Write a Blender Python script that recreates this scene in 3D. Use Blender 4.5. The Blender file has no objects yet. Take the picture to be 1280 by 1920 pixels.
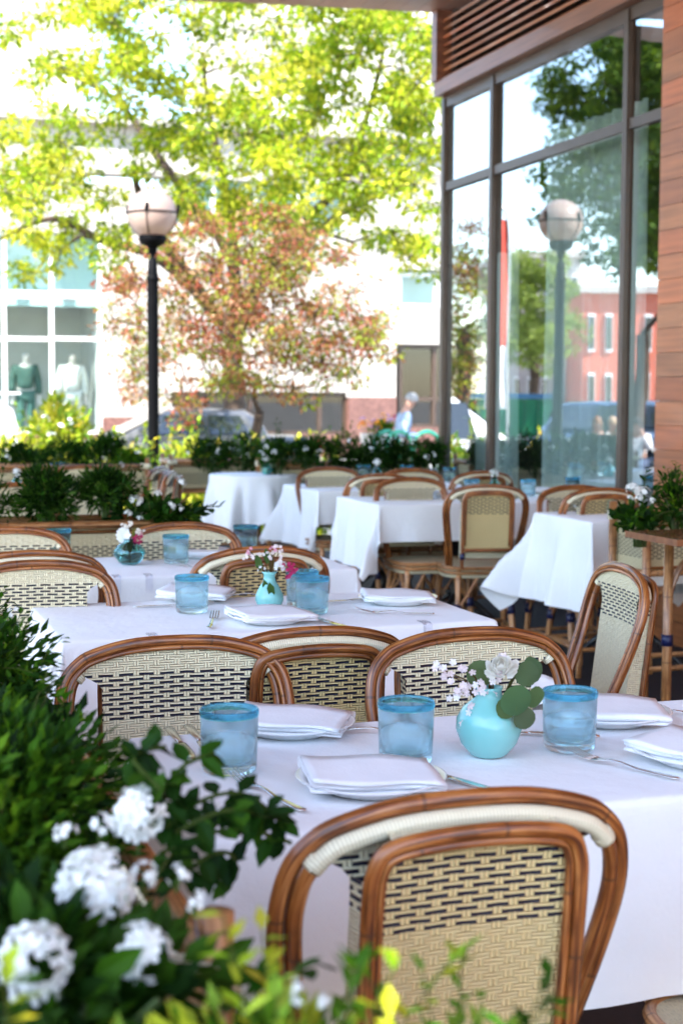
import bpy, bmesh, math, random
from mathutils import Vector, Matrix, noise
import numpy as np
R_=math.radians
sc=bpy.context.scene
COL=sc.collection
# ------------------------------------------------------------------ camera, sky, sun, exposure
FPX,CH,YH,RHO,TH=2800.,1.30,742.,R_(.25),R_(18.5)
TILT=math.atan((960-YH)/FPX)
cF=Vector((0,math.cos(TILT),-math.sin(TILT))); r0=Vector((1,0,0)); u0=Vector((0,math.sin(TILT),math.cos(TILT)))
cR=math.cos(RHO)*r0+math.sin(RHO)*u0; cU=-math.sin(RHO)*r0+math.cos(RHO)*u0
cam=bpy.data.cameras.new('camera'); camo=bpy.data.objects.new('camera',cam); COL.objects.link(camo)
camo.matrix_world=Matrix(((cR.x,cU.x,-cF.x,0),(cR.y,cU.y,-cF.y,0),(cR.z,cU.z,-cF.z,CH),(0,0,0,1)))
cam.sensor_fit='VERTICAL'; cam.sensor_height=36; cam.sensor_width=24; cam.lens=FPX/1920*36
cam.clip_start=.05; cam.clip_end=900
cam.dof.use_dof=True; cam.dof.focus_distance=2.85; cam.dof.aperture_fstop=5.8
sc.camera=camo
E1=Vector((math.cos(TH),math.sin(TH),0)); E2=Vector((-math.sin(TH),math.cos(TH),0))
SUN_EL=R_(48)
sd=-(E1*.75+E2*.66).normalized()*math.cos(SUN_EL)+Vector((0,0,math.sin(SUN_EL)))   # towards the sun
w=bpy.data.worlds.new('World'); sc.world=w; w.use_nodes=True
sky=w.node_tree.nodes.new('ShaderNodeTexSky'); sky.sky_type='NISHITA'; sky.sun_disc=False
sky.sun_elevation=SUN_EL; sky.sun_rotation=math.atan2(sd.x,sd.y); sky.dust_density=.6; sky.ozone_density=1.2
bg=w.node_tree.nodes['Background']; bg.inputs[1].default_value=.15
w.node_tree.links.new(sky.outputs[0],bg.inputs[0])
sl=bpy.data.lights.new('sun','SUN'); sl.energy=3.4; sl.angle=R_(.5); sl.color=(1,.965,.91)
so=bpy.data.objects.new('sun',sl); COL.objects.link(so); so.rotation_euler=sd.to_track_quat('Z','Y').to_euler()
so.location=(-20,-20,30)
sc.view_settings.view_transform='Standard'; sc.view_settings.look='None'; sc.view_settings.gamma=1
sc.view_settings.exposure=2.48
sc.render.engine='CYCLES'; cy=sc.cycles
cy.use_denoising=True; cy.max_bounces=10; cy.diffuse_bounces=4; cy.glossy_bounces=4; cy.transmission_bounces=10; cy.transparent_max_bounces=24
cy.sample_clamp_indirect=6; cy.use_adaptive_sampling=True; cy.adaptive_threshold=.02
# ------------------------------------------------------------------ geometry helpers
def ab(a,b,z=0): v=E1*a+E2*b; v.z=z; return v
def ray(px,py): return cF+cR*((px-640)/FPX)-cU*((py-960)/FPX)
C0=Vector((0,0,CH))
def atz(px,py,z): d=ray(px,py); return C0+d*((z-CH)/d.z)
def atY(px,py,Y): d=ray(px,py); return C0+d*(Y/d.y)
def atb(px,py,b): d=ray(px,py); return C0+d*(b/d.dot(E2))
def ata(px,py,a): d=ray(px,py); return C0+d*(a/d.dot(E1))
WA=4.2                                              # the glass wall stands at a = 4.2
def mir(px,py,Y):                                   # where a thing stands that the glass wall mirrors
    p=atY(px,py,Y); a=p.dot(E1); return p+E1*(2*(WA-a))
def toab(p): return p.dot(E1),p.dot(E2)
def S(r,g,b):
    f=lambda c:(c/255/12.92 if c<=10.3 else ((c/255+.055)/1.055)**2.4)
    return (f(r),f(g),f(b),1)
def smooth(P,n=6,closed=False):
    P=[Vector(p) for p in P]; out=[]; m=len(P)
    for i in range(m if closed else m-1):
        g=lambda k:P[k%m] if closed else P[min(max(k,0),m-1)]
        a,b,c,d=g(i-1),g(i),g(i+1),g(i+2)
        for k in range(n):
            t=k/n; out.append(.5*((2*b)+(c-a)*t+(2*a-5*b+4*c-d)*t*t+(3*b-a-3*c+d)*t**3))
    if not closed: out.append(P[-1])
    return out
class MB:
    def __init__(s): s.v=[];s.f=[];s.uv=[];s.c=[];s.flat=set()
    def add(s,vs,fs,uvs=None,col=None,flat=False):
        o=len(s.v); s.v+= [tuple(v) for v in vs]
        s.c+= [col or (1,1,1)]*len(vs)
        for k,f in enumerate(fs):
            if flat: s.flat.add(len(s.f))
            s.f.append(tuple(i+o for i in f))
            s.uv+= [(uvs[i] if uvs else (0,0)) for i in f]
        return s
    def box(s,c,sz,rz=0,M=None,col=None,uvscale=1):
        x,y,z=[q/2 for q in sz]; m=Matrix.Translation(Vector(c))@(M or Matrix.Rotation(rz,4,'Z'))
        for ax,sg in ((0,1),(0,-1),(1,1),(1,-1),(2,1),(2,-1)):
            o=[i for i in (0,1,2) if i!=ax]; h=(x,y,z); q=[];uv=[]
            for i,j in ((-1,-1),(1,-1),(1,1),(-1,1)):
                p=[0,0,0];p[ax]=sg*h[ax];p[o[0]]=i*h[o[0]];p[o[1]]=j*h[o[1]];q.append(m@Vector(p)); uv.append((p[o[0]]+c[0],p[o[1]]+c[2]))
            if (sg<0)^(ax==1): q.reverse();uv.reverse()
            s.add(q,[(0,1,2,3)],uv,col,flat=True)
        return s
    def tube(s,P,r,n=10,cap=True,closed=False,col=None,sq=1):
        P=[Vector(p) for p in P]; m=len(P); rr=r if isinstance(r,(list,tuple)) else [r]*m
        vs=[];uv=[];L=0; prev=None
        for i,p in enumerate(P):
            a=P[(i-1)%m] if closed else P[max(i-1,0)]; b=P[(i+1)%m] if closed else P[min(i+1,m-1)]
            t=(b-a).normalized() if (b-a).length>1e-9 else Vector((0,0,1))
            if prev is None:
                u=t.cross(Vector((0,0,1)));
                if u.length<.2: u=t.cross(Vector((0,1,0)))
                u.normalize()
            else: u=(prev-t*prev.dot(t)).normalized()
            prev=u; q=t.cross(u)
            if i: L+=(p-P[i-1]).length
            for k in range(n+1):
                an=2*math.pi*k/n; vs.append(p+(u*math.cos(an)+q*math.sin(an)*sq)*rr[i]); uv.append((L,k/n*2*math.pi*max(rr[i],.004)))
        W=n+1; fs=[]
        for i in range(m if closed else m-1):
            j=(i+1)%m
            for k in range(n): fs.append((i*W+k,i*W+k+1,j*W+k+1,j*W+k))
        if cap and not closed:
            fs.append(tuple(range(n-1,-1,-1))); fs.append(tuple((m-1)*W+k for k in range(n)))
        return s.add(vs,fs,uv,col)
    def lathe(s,prof,n=32,at=(0,0,0),col=None):
        at=Vector(at); vs=[];uv=[]; L=0
        for i,(r,z) in enumerate(prof):
            if i: L+=math.hypot(r-prof[i-1][0],z-prof[i-1][1])
            for k in range(n+1):
                an=2*math.pi*k/n; vs.append(at+Vector((max(r,1e-5)*math.cos(an),max(r,1e-5)*math.sin(an),z))); uv.append((k/n,L))
        W=n+1; fs=[(i*W+k,i*W+k+1,(i+1)*W+k+1,(i+1)*W+k) for i in range(len(prof)-1) for k in range(n)]
        return s.add(vs,fs,uv,col)
    def grid(s,fn,us,vs_,col=None,uvfn=None,flip=False):
        V=[];uv=[]
        for v in vs_:
            for u in us: V.append(fn(u,v)); uv.append(uvfn(u,v) if uvfn else (u,v))
        W=len(us); fs=[]
        for j in range(len(vs_)-1):
            for i in range(W-1):
                f=(j*W+i,j*W+i+1,(j+1)*W+i+1,(j+1)*W+i); fs.append(f[::-1] if flip else f)
        return s.add(V,fs,uv,col)
    def ribbon(s,P,wd,th,side):
        side=Vector(side).normalized(); vs=[];m=len(P)
        for p,a,t in zip(P,wd,th if isinstance(th,(list,tuple)) else [th]*m):
            p=Vector(p)
            for k in range(8):
                an=math.pi/4*k+math.pi/8; vs.append(p+side*math.copysign(abs(math.cos(an))**.7,math.cos(an))*a/2+Vector((0,0,math.sin(an)*t/2)))
        fs=[(i*8+k,i*8+(k+1)%8,(i+1)*8+(k+1)%8,(i+1)*8+k) for i in range(m-1) for k in range(8)]
        fs+= [tuple(range(7,-1,-1)),tuple((m-1)*8+k for k in range(8))]
        return s.add(vs,fs)
    def leaf(s,p,d,up,l,w,col,bend=.25,big=False):
        sd_=d.cross(up)
        if sd_.length<1e-4: sd_=d.orthogonal()
        sd_.normalize(); n=sd_.cross(d).normalized()
        if big:
            q=[p,p+d*l*.3+sd_*w*.46+n*l*.05,p+d*l*.3-sd_*w*.46+n*l*.05,p+d*l*.3-n*l*.03,p+d*l*.68+sd_*w*.4-n*l*bend*.3,p+d*l*.68-sd_*w*.4-n*l*bend*.3,p+d*l*.68-n*l*(bend*.3+.07),p+d*l-n*l*bend]
            return s.add(q,[(0,1,3),(0,3,2),(3,1,4,6),(2,3,6,5),(6,4,7),(5,6,7)],None,col)
        q=[p,p+d*l*.45+sd_*w*.5,p+d*l-n*l*bend,p+d*l*.45-sd_*w*.5,p+d*l*.45-n*l*.08]
        return s.add(q,[(0,1,4),(4,1,2),(0,4,3),(4,2,3)],None,col)
    def build(s,name,mat,parent=None,shade=True):
        me=bpy.data.meshes.new(name); me.from_pydata(s.v,[],s.f); me.materials.append(mat)
        uvl=me.uv_layers.new(name='UVMap'); uvl.data.foreach_set('uv',np.array(s.uv,dtype=np.float32).ravel())
        ca=me.color_attributes.new('tint','FLOAT_COLOR','POINT')
        c=np.ones((len(s.v),4),dtype=np.float32); c[:,:3]=np.array(s.c,dtype=np.float32); ca.data.foreach_set('color',c.ravel())
        sm=np.full(len(s.f),bool(shade)); 
        if s.flat: sm[list(s.flat)]=False
        me.polygons.foreach_set('use_smooth',sm); me.update()
        o=bpy.data.objects.new(name,me); COL.objects.link(o)
        if parent: o.parent=parent
        return o
def tag(o,label,cat,group=None):
    o['label']=label; o['category']=cat
    if group: o['group']=group
    return o
def thing(name,label,cat,loc=(0,0,0),rz=0,group=None):
    o=bpy.data.objects.new(name,None); COL.objects.link(o); o.location=loc; o.rotation_euler=(0,0,rz); o.empty_display_size=.1
    return tag(o,label,cat,group)
def kind(o,k): o['kind']=k; return o
def dup(root,loc,rz,label,group=None):
    def cp(o,par):
        c=o.copy(); COL.objects.link(c)
        if par: c.parent=par
        for ch in kids.get(o.name,[]): cp(ch,c)
        return c
    kids={}
    def walk(o):
        kids[o.name]=list(o.children)
        for ch in o.children: walk(ch)
    walk(root); r=cp(root,None); r.location=loc; r.rotation_euler=(0,0,rz); r['label']=label
    if group: r['group']=group
    return r
# ------------------------------------------------------------------ materials
class NT:
    def __init__(s,name):
        s.m=bpy.data.materials.new(name); s.m.use_nodes=True; s.t=s.m.node_tree; s.b=s.t.nodes['Principled BSDF']; s.out=s.t.nodes['Material Output']
    def n(s,ty,**k):
        x=s.t.nodes.new(ty)
        for a,b in k.items():
            if a.startswith('i_'):
                key=a[2:]; key=int(key) if key.isdigit() else key.replace('_',' ')
                s.set(x.inputs[key],b)
            else: setattr(x,a,b)
        return x
    def set(s,inp,v):
        if isinstance(v,bpy.types.NodeSocket): s.t.links.new(v,inp)
        else:
            inp.default_value=v
    def m_(s,op,a,b=0.,c=0.,clamp=False):
        x=s.n('ShaderNodeMath',operation=op); x.use_clamp=clamp
        s.set(x.inputs[0],a); s.set(x.inputs[1],b); s.set(x.inputs[2],c); return x.outputs[0]
    def mix(s,f,a,b,bl='MIX'):
        x=s.n('ShaderNodeMix',data_type='RGBA',blend_type=bl); s.set(x.inputs[0],f); s.set(x.inputs[6],a); s.set(x.inputs[7],b); return x.outputs[2]
    def ramp(s,f,stops):
        x=s.n('ShaderNodeValToRGB'); e=x.color_ramp.elements
        while len(e)<len(stops): e.new(.5)
        for q,(p,c) in zip(e,stops): q.position=p; q.color=c if len(c)==4 else (*c,1)
        s.set(x.inputs[0],f); return x.outputs[0]
    def noise(s,sc_,vec=None,det=4,out=0,rough=.5):
        x=s.n('ShaderNodeTexNoise'); x.inputs['Scale'].default_value=sc_; x.inputs['Detail'].default_value=det; x.inputs['Roughness'].default_value=rough
        if vec is not None: s.t.links.new(vec,x.inputs['Vector'])
        return x.outputs[out]
    def obj(s): return s.n('ShaderNodeTexCoord').outputs['Object']
    def uv(s): return s.n('ShaderNodeTexCoord').outputs['UV']
    def map(s,vec,scale): x=s.n('ShaderNodeMapping'); s.t.links.new(vec,x.inputs['Vector']); x.inputs['Scale'].default_value=scale; return x.outputs[0]
    def rnd(s): return s.n('ShaderNodeObjectInfo').outputs['Random']
    def bump(s,h,st=.3,d=.002):
        x=s.n('ShaderNodeBump'); x.inputs['Strength'].default_value=st; x.inputs['Distance'].default_value=d; s.t.links.new(h,x.inputs['Height']); s.t.links.new(x.outputs[0],s.b.inputs['Normal'])
    def P(s,**k):
        for a,b in k.items():
            key={'col':'Base Color','rough':'Roughness','metal':'Metallic','coat':'Coat Weight','coatr':'Coat Roughness','trans':'Transmission Weight','ior':'IOR','sss':'Subsurface Weight','spec':'Specular IOR Level','alpha':'Alpha','sheen':'Sheen Weight','em':'Emission Strength','emc':'Emission Color','sssr':'Subsurface Radius','ssss':'Subsurface Scale'}[a]
            s.set(s.b.inputs[key],b)
        return s
def mat_simple(name,col,rough=.5,var=.15,scale=8,bump=0,bscale=60,**k):
    t=NT(name); o=t.obj(); n=t.noise(scale,o)
    d=tuple(c*(1-var) for c in col[:3])+(1,); l=tuple(min(1,c*(1+var)) for c in col[:3])+(1,)
    t.P(col=t.ramp(n,[(.3,d),(.7,l)]),rough=rough,**k)
    if bump: t.bump(t.noise(bscale,o),bump,.003)
    return t.m
def mat_rattan(name,c1,c2,c3,rough=.38,coat=.3):
    t=NT(name); uv=t.uv(); n=t.noise(1,t.map(uv,(9,220,1)),5); k=t.noise(14,uv,3); 
    col=t.ramp(n,[(.34,c2),(.5,c1),(.69,c3)])
    blot=t.ramp(k,[(.36,(.25,.2,.18,1)),(.5,(1,1,1,1))])
    col=t.mix(.55,col,blot,'MULTIPLY')
    sx=t.n('ShaderNodeSeparateXYZ'); t.t.links.new(uv,sx.inputs[0])
    w_=t.m_('ADD',sx.outputs[0],t.m_('MULTIPLY',t.rnd(),.2)); q=t.m_('FRACT',t.m_('DIVIDE',w_,.23))
    node=t.m_('LESS_THAN',q,.02); col=t.mix(t.m_('MULTIPLY',node,.6),col,(.05,.018,.008,1))
    hv=t.n('ShaderNodeHueSaturation'); t.set(hv.inputs['Color'],col); t.set(hv.inputs['Value'],t.m_('ADD',.82,t.m_('MULTIPLY',t.rnd(),.4))); col=hv.outputs[0]
    t.P(col=col,rough=rough,coat=coat,coatr=.2); t.bump(t.m_('ADD',n,t.m_('MULTIPLY',node,1.5)),.25,.002); return t.m
def mat_weave(name,c,band=None,navy=S(16,18,44),gap_shade=.12,p=.0043,PP=.0365):
    t=NT(name); sx=t.n('ShaderNodeSeparateXYZ'); t.t.links.new(t.uv(),sx.inputs[0]); u,v=sx.outputs[0],sx.outputs[1]
    wob=t.m_('MULTIPLY',t.m_('SUBTRACT',t.noise(25,t.uv(),2),.5),.003); v=t.m_('ADD',v,wob); u=t.m_('ADD',u,wob)
    u=t.m_('ADD',u,10.); v=t.m_('ADD',v,10.)
    r=t.m_('FLOOR',t.m_('DIVIDE',v,p)); fv=t.m_('FRACT',t.m_('DIVIDE',v,p))
    pr=t.m_('FLOOR',t.m_('DIVIDE',v,2*p)); fu=t.m_('FRACT',t.m_('ADD',t.m_('DIVIDE',u,PP),t.m_('MULTIPLY',t.m_('MODULO',pr,2.),.5)))
    over=t.m_('LESS_THAN',fu,.7)
    a=t.m_('SUBTRACT',t.m_('MULTIPLY',fv,2.),1.); ho=t.m_('SQRT',t.m_('SUBTRACT',1.02,t.m_('MULTIPLY',a,a)))
    arch=t.m_('ADD',.55,t.m_('MULTIPLY',t.m_('SINE',t.m_('MULTIPLY',fu,math.pi/.7)),.45)); ho=t.m_('MULTIPLY',ho,arch)
    s2=t.m_('FRACT',t.m_('MULTIPLY',t.m_('SUBTRACT',fu,.7),2/.3)); b=t.m_('SUBTRACT',t.m_('MULTIPLY',s2,2.),1.)
    hu=t.m_('MULTIPLY',t.m_('SQRT',t.m_('SUBTRACT',1.02,t.m_('MULTIPLY',b,b))),.75)
    h=t.m_('ADD',t.m_('MULTIPLY',ho,over),t.m_('MULTIPLY',hu,t.m_('SUBTRACT',1.,over)))
    lo=tuple(q*.75 for q in c[:3])+(1,)
    big=t.noise(6,t.uv(),2); fine=t.noise(140,t.uv(),1)
    col=t.mix(t.m_('MULTIPLY',big,.9),c,lo); col=t.mix(t.m_('MULTIPLY',fine,.35),col,(.62,.52,.36,1))
    if band:
        inb=t.m_('MULTIPLY',t.m_('GREATER_THAN',v,10+band[0]),t.m_('LESS_THAN',v,10+band[1]))
        nv=t.m_('MULTIPLY',t.m_('MULTIPLY',inb,over),t.m_('SUBTRACT',1.,t.m_('MODULO',r,2.)))
        col=t.mix(nv,col,navy)
    gap=t.m_('LESS_THAN',h,.42); col=t.mix(t.m_('MULTIPLY',gap,.5),col,tuple(q*gap_shade for q in c[:3])+(1,))  # shade between the strands, darkened into the colour
    t.P(col=col,rough=.42,spec=.45); t.bump(h,1.0,.004); return t.m
def mat_leaf(name,trans=.35,rough=.55,spec=.09,tc=(1.15,1.2,.55,1),vc=(1.35,1.2,.6,1)):
    t=NT(name); at=t.n('ShaderNodeAttribute',attribute_name='tint'); o=t.obj(); n=t.noise(9,o,2)
    col=t.mix(t.m_('MULTIPLY',n,.5),at.outputs[0],t.mix(1.,at.outputs[0],vc,'MULTIPLY'))
    t.P(col=col,rough=rough,spec=spec)
    tr=t.n('ShaderNodeBsdfTranslucent'); t.set(tr.inputs[0],t.mix(1.,col,tc,'MULTIPLY'))
    ms=t.n('ShaderNodeMixShader'); ms.inputs[0].default_value=trans; t.t.links.new(t.b.outputs[0],ms.inputs[1]); t.t.links.new(tr.outputs[0],ms.inputs[2]); t.t.links.new(ms.outputs[0],t.out.inputs[0]); return t.m
def mat_tint(name,rough=.5,var=.2,scale=(3,40,3),bump=.15,**k):
    t=NT(name); at=t.n('ShaderNodeAttribute',attribute_name='tint'); n=t.noise(1,t.map(t.obj(),scale),5)
    col=t.mix(1.,at.outputs[0],t.ramp(n,[(.25,(1-var,)*3+(1,)),(.75,(1+var,)*3+(1,))]),'MULTIPLY'); t.P(col=col,rough=rough,**k); t.bump(n,bump,.002); return t.m
def mat_glass(name,col,rough=.02,ior=1.45,bump=0):
    t=NT(name); t.P(col=col,rough=rough,trans=1.,ior=ior)
    if bump:
        v=t.n('ShaderNodeTexVoronoi'); v.inputs['Scale'].default_value=260; t.t.links.new(t.obj(),v.inputs['Vector'])
        t.bump(t.m_('ADD',t.m_('MULTIPLY',t.noise(35,t.obj(),2),2.),t.m_('LESS_THAN',v.outputs[0],.22)),bump,.0012)
    return t.m
M={}
M['rattan']=mat_rattan('varnished_rattan',(.23,.064,.010,1),(.055,.012,.003,1),(.46,.19,.055,1))
M['cane']=mat_rattan('pale_cane',(.38,.165,.055,1),(.18,.065,.02,1),(.52,.28,.12,1),.4,.3)
M['weave']=mat_weave('cream_weave',(.94,.84,.55,1),(.724,.806))
M['weave_back']=mat_weave('golden_weave',(.84,.62,.26,1),(.722,.808))
M['weave_plain']=mat_weave('plain_weave',(.72,.63,.40,1))
M['weave_planter']=mat_weave('planter_weave',(.74,.63,.36,1),(-.062,.025),navy=S(30,36,46))
t=NT('cream_wrap'); w_=t.n('ShaderNodeTexWave'); w_.inputs['Scale'].default_value=75; w_.inputs['Distortion'].default_value=.6; t.t.links.new(t.uv(),w_.inputs[0])
t.P(col=t.mix(w_.outputs[1],(.58,.51,.34,1),(.80,.73,.54,1)),rough=.4); t.bump(w_.outputs[1],.5,.0015); M['wrap']=t.m
M['navy']=mat_simple('navy_binding',S(22,28,66),.4,.2,60)
def cloth_mat():
    t=NT('white_linen'); o=t.obj(); n=t.noise(5,o,4); f=t.noise(900,o,1)
    t.P(col=t.ramp(n,[(.3,(.79,.79,.80,1)),(.7,(.84,.84,.845,1))]),rough=.85,sheen=.15); 
    
    sx=t.n('ShaderNodeSeparateXYZ'); t.t.links.new(o,sx.inputs[0])
    cr=t.m_('ADD',t.m_('LESS_THAN',t.m_('ABSOLUTE',t.m_('SUBTRACT',sx.outputs[0],-.03)),.0035),t.m_('LESS_THAN',t.m_('ABSOLUTE',t.m_('ADD',sx.outputs[1],.02)),.003))
    t.bump(t.m_('ADD',t.m_('ADD',t.m_('MULTIPLY',t.noise(7,o,5,rough=.62),6.),t.m_('MULTIPLY',f,.12)),t.m_('MULTIPLY',cr,1.3)),.35,.004); return t.m
M['cloth']=cloth_mat()
M['napkin']=mat_simple('white_napkin',(.83,.83,.84,1),.9,.03,20,.25,120)
M['china']=mat_simple('white_china',(.82,.82,.81,1),.12,.01,5,coat=.4)
M['silver']=mat_simple('polished_steel',(.78,.76,.73,1),.14,.04,30,metal=1.)
def mat_clearmix(name,col,tcol,mixf,rough,bump,ior):
    m=mat_glass(name,col,rough,ior,bump); t=m.node_tree; b=t.nodes['Principled BSDF']; tr=t.nodes.new('ShaderNodeBsdfTransparent'); tr.inputs[0].default_value=tcol; ms=t.nodes.new('ShaderNodeMixShader'); ms.inputs[0].default_value=mixf
    t.links.new(b.outputs[0],ms.inputs[1]); t.links.new(tr.outputs[0],ms.inputs[2]); t.links.new(ms.outputs[0],t.nodes['Material Output'].inputs[0]); return m
M['tumbler']=mat_clearmix('aqua_bubble_glass',(.84,.968,.995,1),(.76,.94,.99,1),.3,.0,.10,1.43)
M['rimblue']=mat_clearmix('cobalt_rim_glass',(.30,.78,.96,1),(.30,.77,.95,1),.4,.01,.5,1.4)
M['aqua']=mat_glass('aqua_clear_glass',(.45,.86,.90,1),.02)
M['water']=mat_glass('vase_water',(.95,.99,.99,1),0,1.33)
t=NT('milky_turquoise'); t.P(col=t.ramp(t.noise(9,t.obj(),3),[(.3,(.17,.46,.43,1)),(.7,(.24,.54,.51,1))]),rough=.25,coat=.4,sss=.25,sssr=(.01,.02,.02)); M['milk']=t.m
M['clip']=mat_clearmix('clear_plastic',(.97,.97,1,1),(.95,.95,.97,1),.6,.08,0,1.2)
M['leaf']=mat_leaf('green_leaf'); M['tree']=mat_leaf('tree_leaf',.45,.6,.2); M['petal']=mat_leaf('petal',.3,.6,.2,(1,1,1,1),(1,1,1,1))
M['stem']=mat_simple('plant_stem',(.06,.10,.025,1),.6,.4,30)
M['bark']=mat_simple('tree_bark',(.055,.034,.022,1),.9,.5,22,.8,40)
M['black']=mat_simple('black_paint',(.0025,.0025,.003,1),.55,.2,12,.05,40,spec=.06)
M['iron']=mat_simple('cast_iron',(.015,.014,.014,1),.45,.3,14)
M['soil']=mat_simple('potting_soil',(.02,.014,.01,1),.95,.5,40,.8,90)
M['tablewood']=mat_tint('table_wood',.25,.3,(3,40,3),.1,coat=.5)
# ------------------------------------------------------------------ ground and terrace
def mat_ground(name,c1,c2,scale,bump=.4,rough=.85):
    t=NT(name); o=t.obj(); n=t.noise(scale,o,6); f=t.noise(scale*30,o,2)
    t.P(col=t.mix(t.m_('MULTIPLY',f,.4),t.ramp(n,[(.3,c1),(.7,c2)]),c1),rough=rough); t.bump(f,bump,.004); return t.m
M['asphalt']=mat_ground('asphalt',(.05,.05,.052,1),(.085,.083,.08,1),.6)
M['concrete']=mat_ground('concrete',(.33,.31,.28,1),(.45,.43,.39,1),.8,.2)
t=NT('dark_pavers'); br=t.n('ShaderNodeTexBrick'); br.inputs['Scale'].default_value=1; br.inputs['Brick Width'].default_value=.4; br.inputs['Row Height'].default_value=.2; br.inputs['Mortar Size'].default_value=.006; br.offset=.5
t.t.links.new(t.obj(),br.inputs[0]); t.set(br.inputs[1],(.028,.019,.021,1)); t.set(br.inputs[2],(.018,.013,.015,1)); t.set(br.inputs[3],(.02,.017,.017,1))
t.P(col=t.mix(t.noise(4,t.obj(),5),br.outputs[0],(.035,.026,.026,1)),rough=.75,spec=.25); t.bump(t.noise(120,t.obj(),2),.3,.002); M['paver']=t.m
g=MB(); g.grid(lambda u,v:(u,v,-.4),[-350,-60,0,60,350],[-250,-60,0,60,450]); kind(g.build('ground',M['concrete']),'structure')
def local(name,kindv=None):
    o=bpy.data.objects.new(name,None); COL.objects.link(o); o.rotation_euler=(0,0,TH); return o
def at_setting(mb,name,mat): o=mb.build(name,mat); o.rotation_euler=(0,0,TH); return kind(o,'structure')
at_setting(MB().grid(lambda u,v:(u,v,-.395),[-90,0,90],[18.2,21,23.6]),'road',M['asphalt'])
m=MB()
for b in (18.1,23.7): m.box((0,b,-.34),(180,.2,.13))
at_setting(m,'kerb',M['concrete'])
at_setting(MB().box((0,25.7,-.335),(180,3.76,.12)),'pavement',M['concrete'])
at_setting(MB().box((2.8,2.3,-.2),(13.6,21,.4)),'terrace',M['paver'])
# ------------------------------------------------------------------ restaurant: glass wall, louvre, cladding, canopy
M['wood']=mat_tint('ipe_boards',.45,.3,(1,2.2,38),.15,coat=.15)
M['frame']=mat_simple('bronze_frame',S(72,56,46),.45,.12,6,coat=.1)
t=NT('wall_glass'); lw=t.n('ShaderNodeLayerWeight'); lw.inputs[0].default_value=.5
fac=t.m_('ADD',.08,t.m_('MULTIPLY',t.m_('POWER',lw.outputs[1],1.6),1.15),clamp=True)
gl=t.n('ShaderNodeBsdfGlossy'); gl.inputs['Roughness'].default_value=.003; gl.inputs[0].default_value=(.95,.98,1,1)
nb=t.n('ShaderNodeBump'); nb.inputs['Strength'].default_value=.02; nb.inputs['Distance'].default_value=.05; t.t.links.new(t.noise(.9,t.obj(),1),nb.inputs['Height']); t.t.links.new(nb.outputs[0],gl.inputs['Normal'])
tr=t.n('ShaderNodeBsdfTransparent'); tr.inputs[0].default_value=(.80,.93,.91,1)
ms=t.n('ShaderNodeMixShader'); t.set(ms.inputs[0],fac); t.t.links.new(tr.outputs[0],ms.inputs[1]); t.t.links.new(gl.outputs[0],ms.inputs[2]); t.t.links.new(ms.outputs[0],t.out.inputs[0]); M['pane']=t.m
rest=thing('restaurant','wood clad restaurant with bronze framed glass wall, louvre and overhanging canopy','building',(0,0,0),TH)
rnd=random.Random(5)
def wtint(k=1): 
    q=rnd.random(); b=.75+.5*rnd.random(); return (.34*b*k,(.092+.035*q)*b*k,(.028+.018*q)*b*k)
CB,M1,M2,CB2=10.2,9.35,7.54,7.06; ZT,ZH,ZS=2.81,3.40,4.05
m=MB()
for z in np.arange(0,ZS,.128):
    bb=CB2; first=True
    while bb>-4:
        L=rnd.uniform(.5,1.9) if first else rnd.uniform(1.2,2.6); first=False
        m.box((4.15,bb-L/2,z+.062),(.05,L-.003,.125),col=wtint()); bb-=L
m.build('cladding',M['wood'],rest)
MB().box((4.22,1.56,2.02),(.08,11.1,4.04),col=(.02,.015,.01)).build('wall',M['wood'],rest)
for b in (CB,M1,M2): MB().box((4.185,b-.025,1.72),(.05,.05,3.44)).build('mullion',M['frame'],rest)
m=MB()
for z,h in ((.06,.12),(ZT,.058),(ZH+.01,.075)):
    m=MB()
    for b0,b1 in ((CB2-.01,CB-.01),): m.box((4.19,(b0+b1)/2,z),(.036,b1-b0-.004,h))
    m.build('transom',M['frame'],rest)
for b0,b1 in ((M1,CB-.07),(M2,M1-.07),(CB2,M2-.07)):
    for z0,z1 in ((.12,ZT-.037),(ZT+.037,ZH-.027)):
        MB().grid(lambda u,v:(4.2,u,v),[b1,b0],[z0,z1]).build('window_pane',M['pane'],rest,False)
MB().box((4.15,(CB+CB2)/2,3.50),(.10,CB-CB2,.10),col=(.21,.085,.045)).build('trim_board',M['wood'],rest)
lv=MB().box((4.15,CB-.045,3.80),(.14,.09,.495),col=(.20,.08,.045)).build('louvre_frame',M['wood'],rest)
m=MB()
for z in np.arange(3.585,4.04,.058):
    m.box((4.17,(CB-.09+CB2)/2,z),(.085,CB-.09-CB2,.016),M=Matrix.Rotation(R_(-32),4,'Y'),col=wtint(1.05))
m.build('louvre_slats',M['wood'],lv)
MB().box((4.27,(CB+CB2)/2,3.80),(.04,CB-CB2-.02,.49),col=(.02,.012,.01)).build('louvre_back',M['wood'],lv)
cb=lambda a:10.22-.148*(a-4.2)                      # the canopy's far edge runs slightly askew
m=MB()
for i,a in enumerate(np.arange(-2.2,4.2,.14)):
    c=tuple(q*1.0+.14 for q in wtint(.7)); y=cb(a+.07); m.box((a+.07,(y-.02-.95)/2,4.065),(.136,y-.02+.95,.03),col=c)
m.build('soffit',M['wood'],rest)
m=MB(); P=[(-2.2,-1.0),(9,-1.0),(9,cb(9)),(-2.2,cb(-2.2))]; m.add([(x,y,z) for z in (4.085,4.5) for x,y in P],[(3,2,1,0),(4,5,6,7)]+[(k,(k+1)%4,(k+1)%4+4,k+4) for k in range(4)],None,(.34,.24,.19),flat=True); m.build('canopy',M['wood'],rest)
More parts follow.
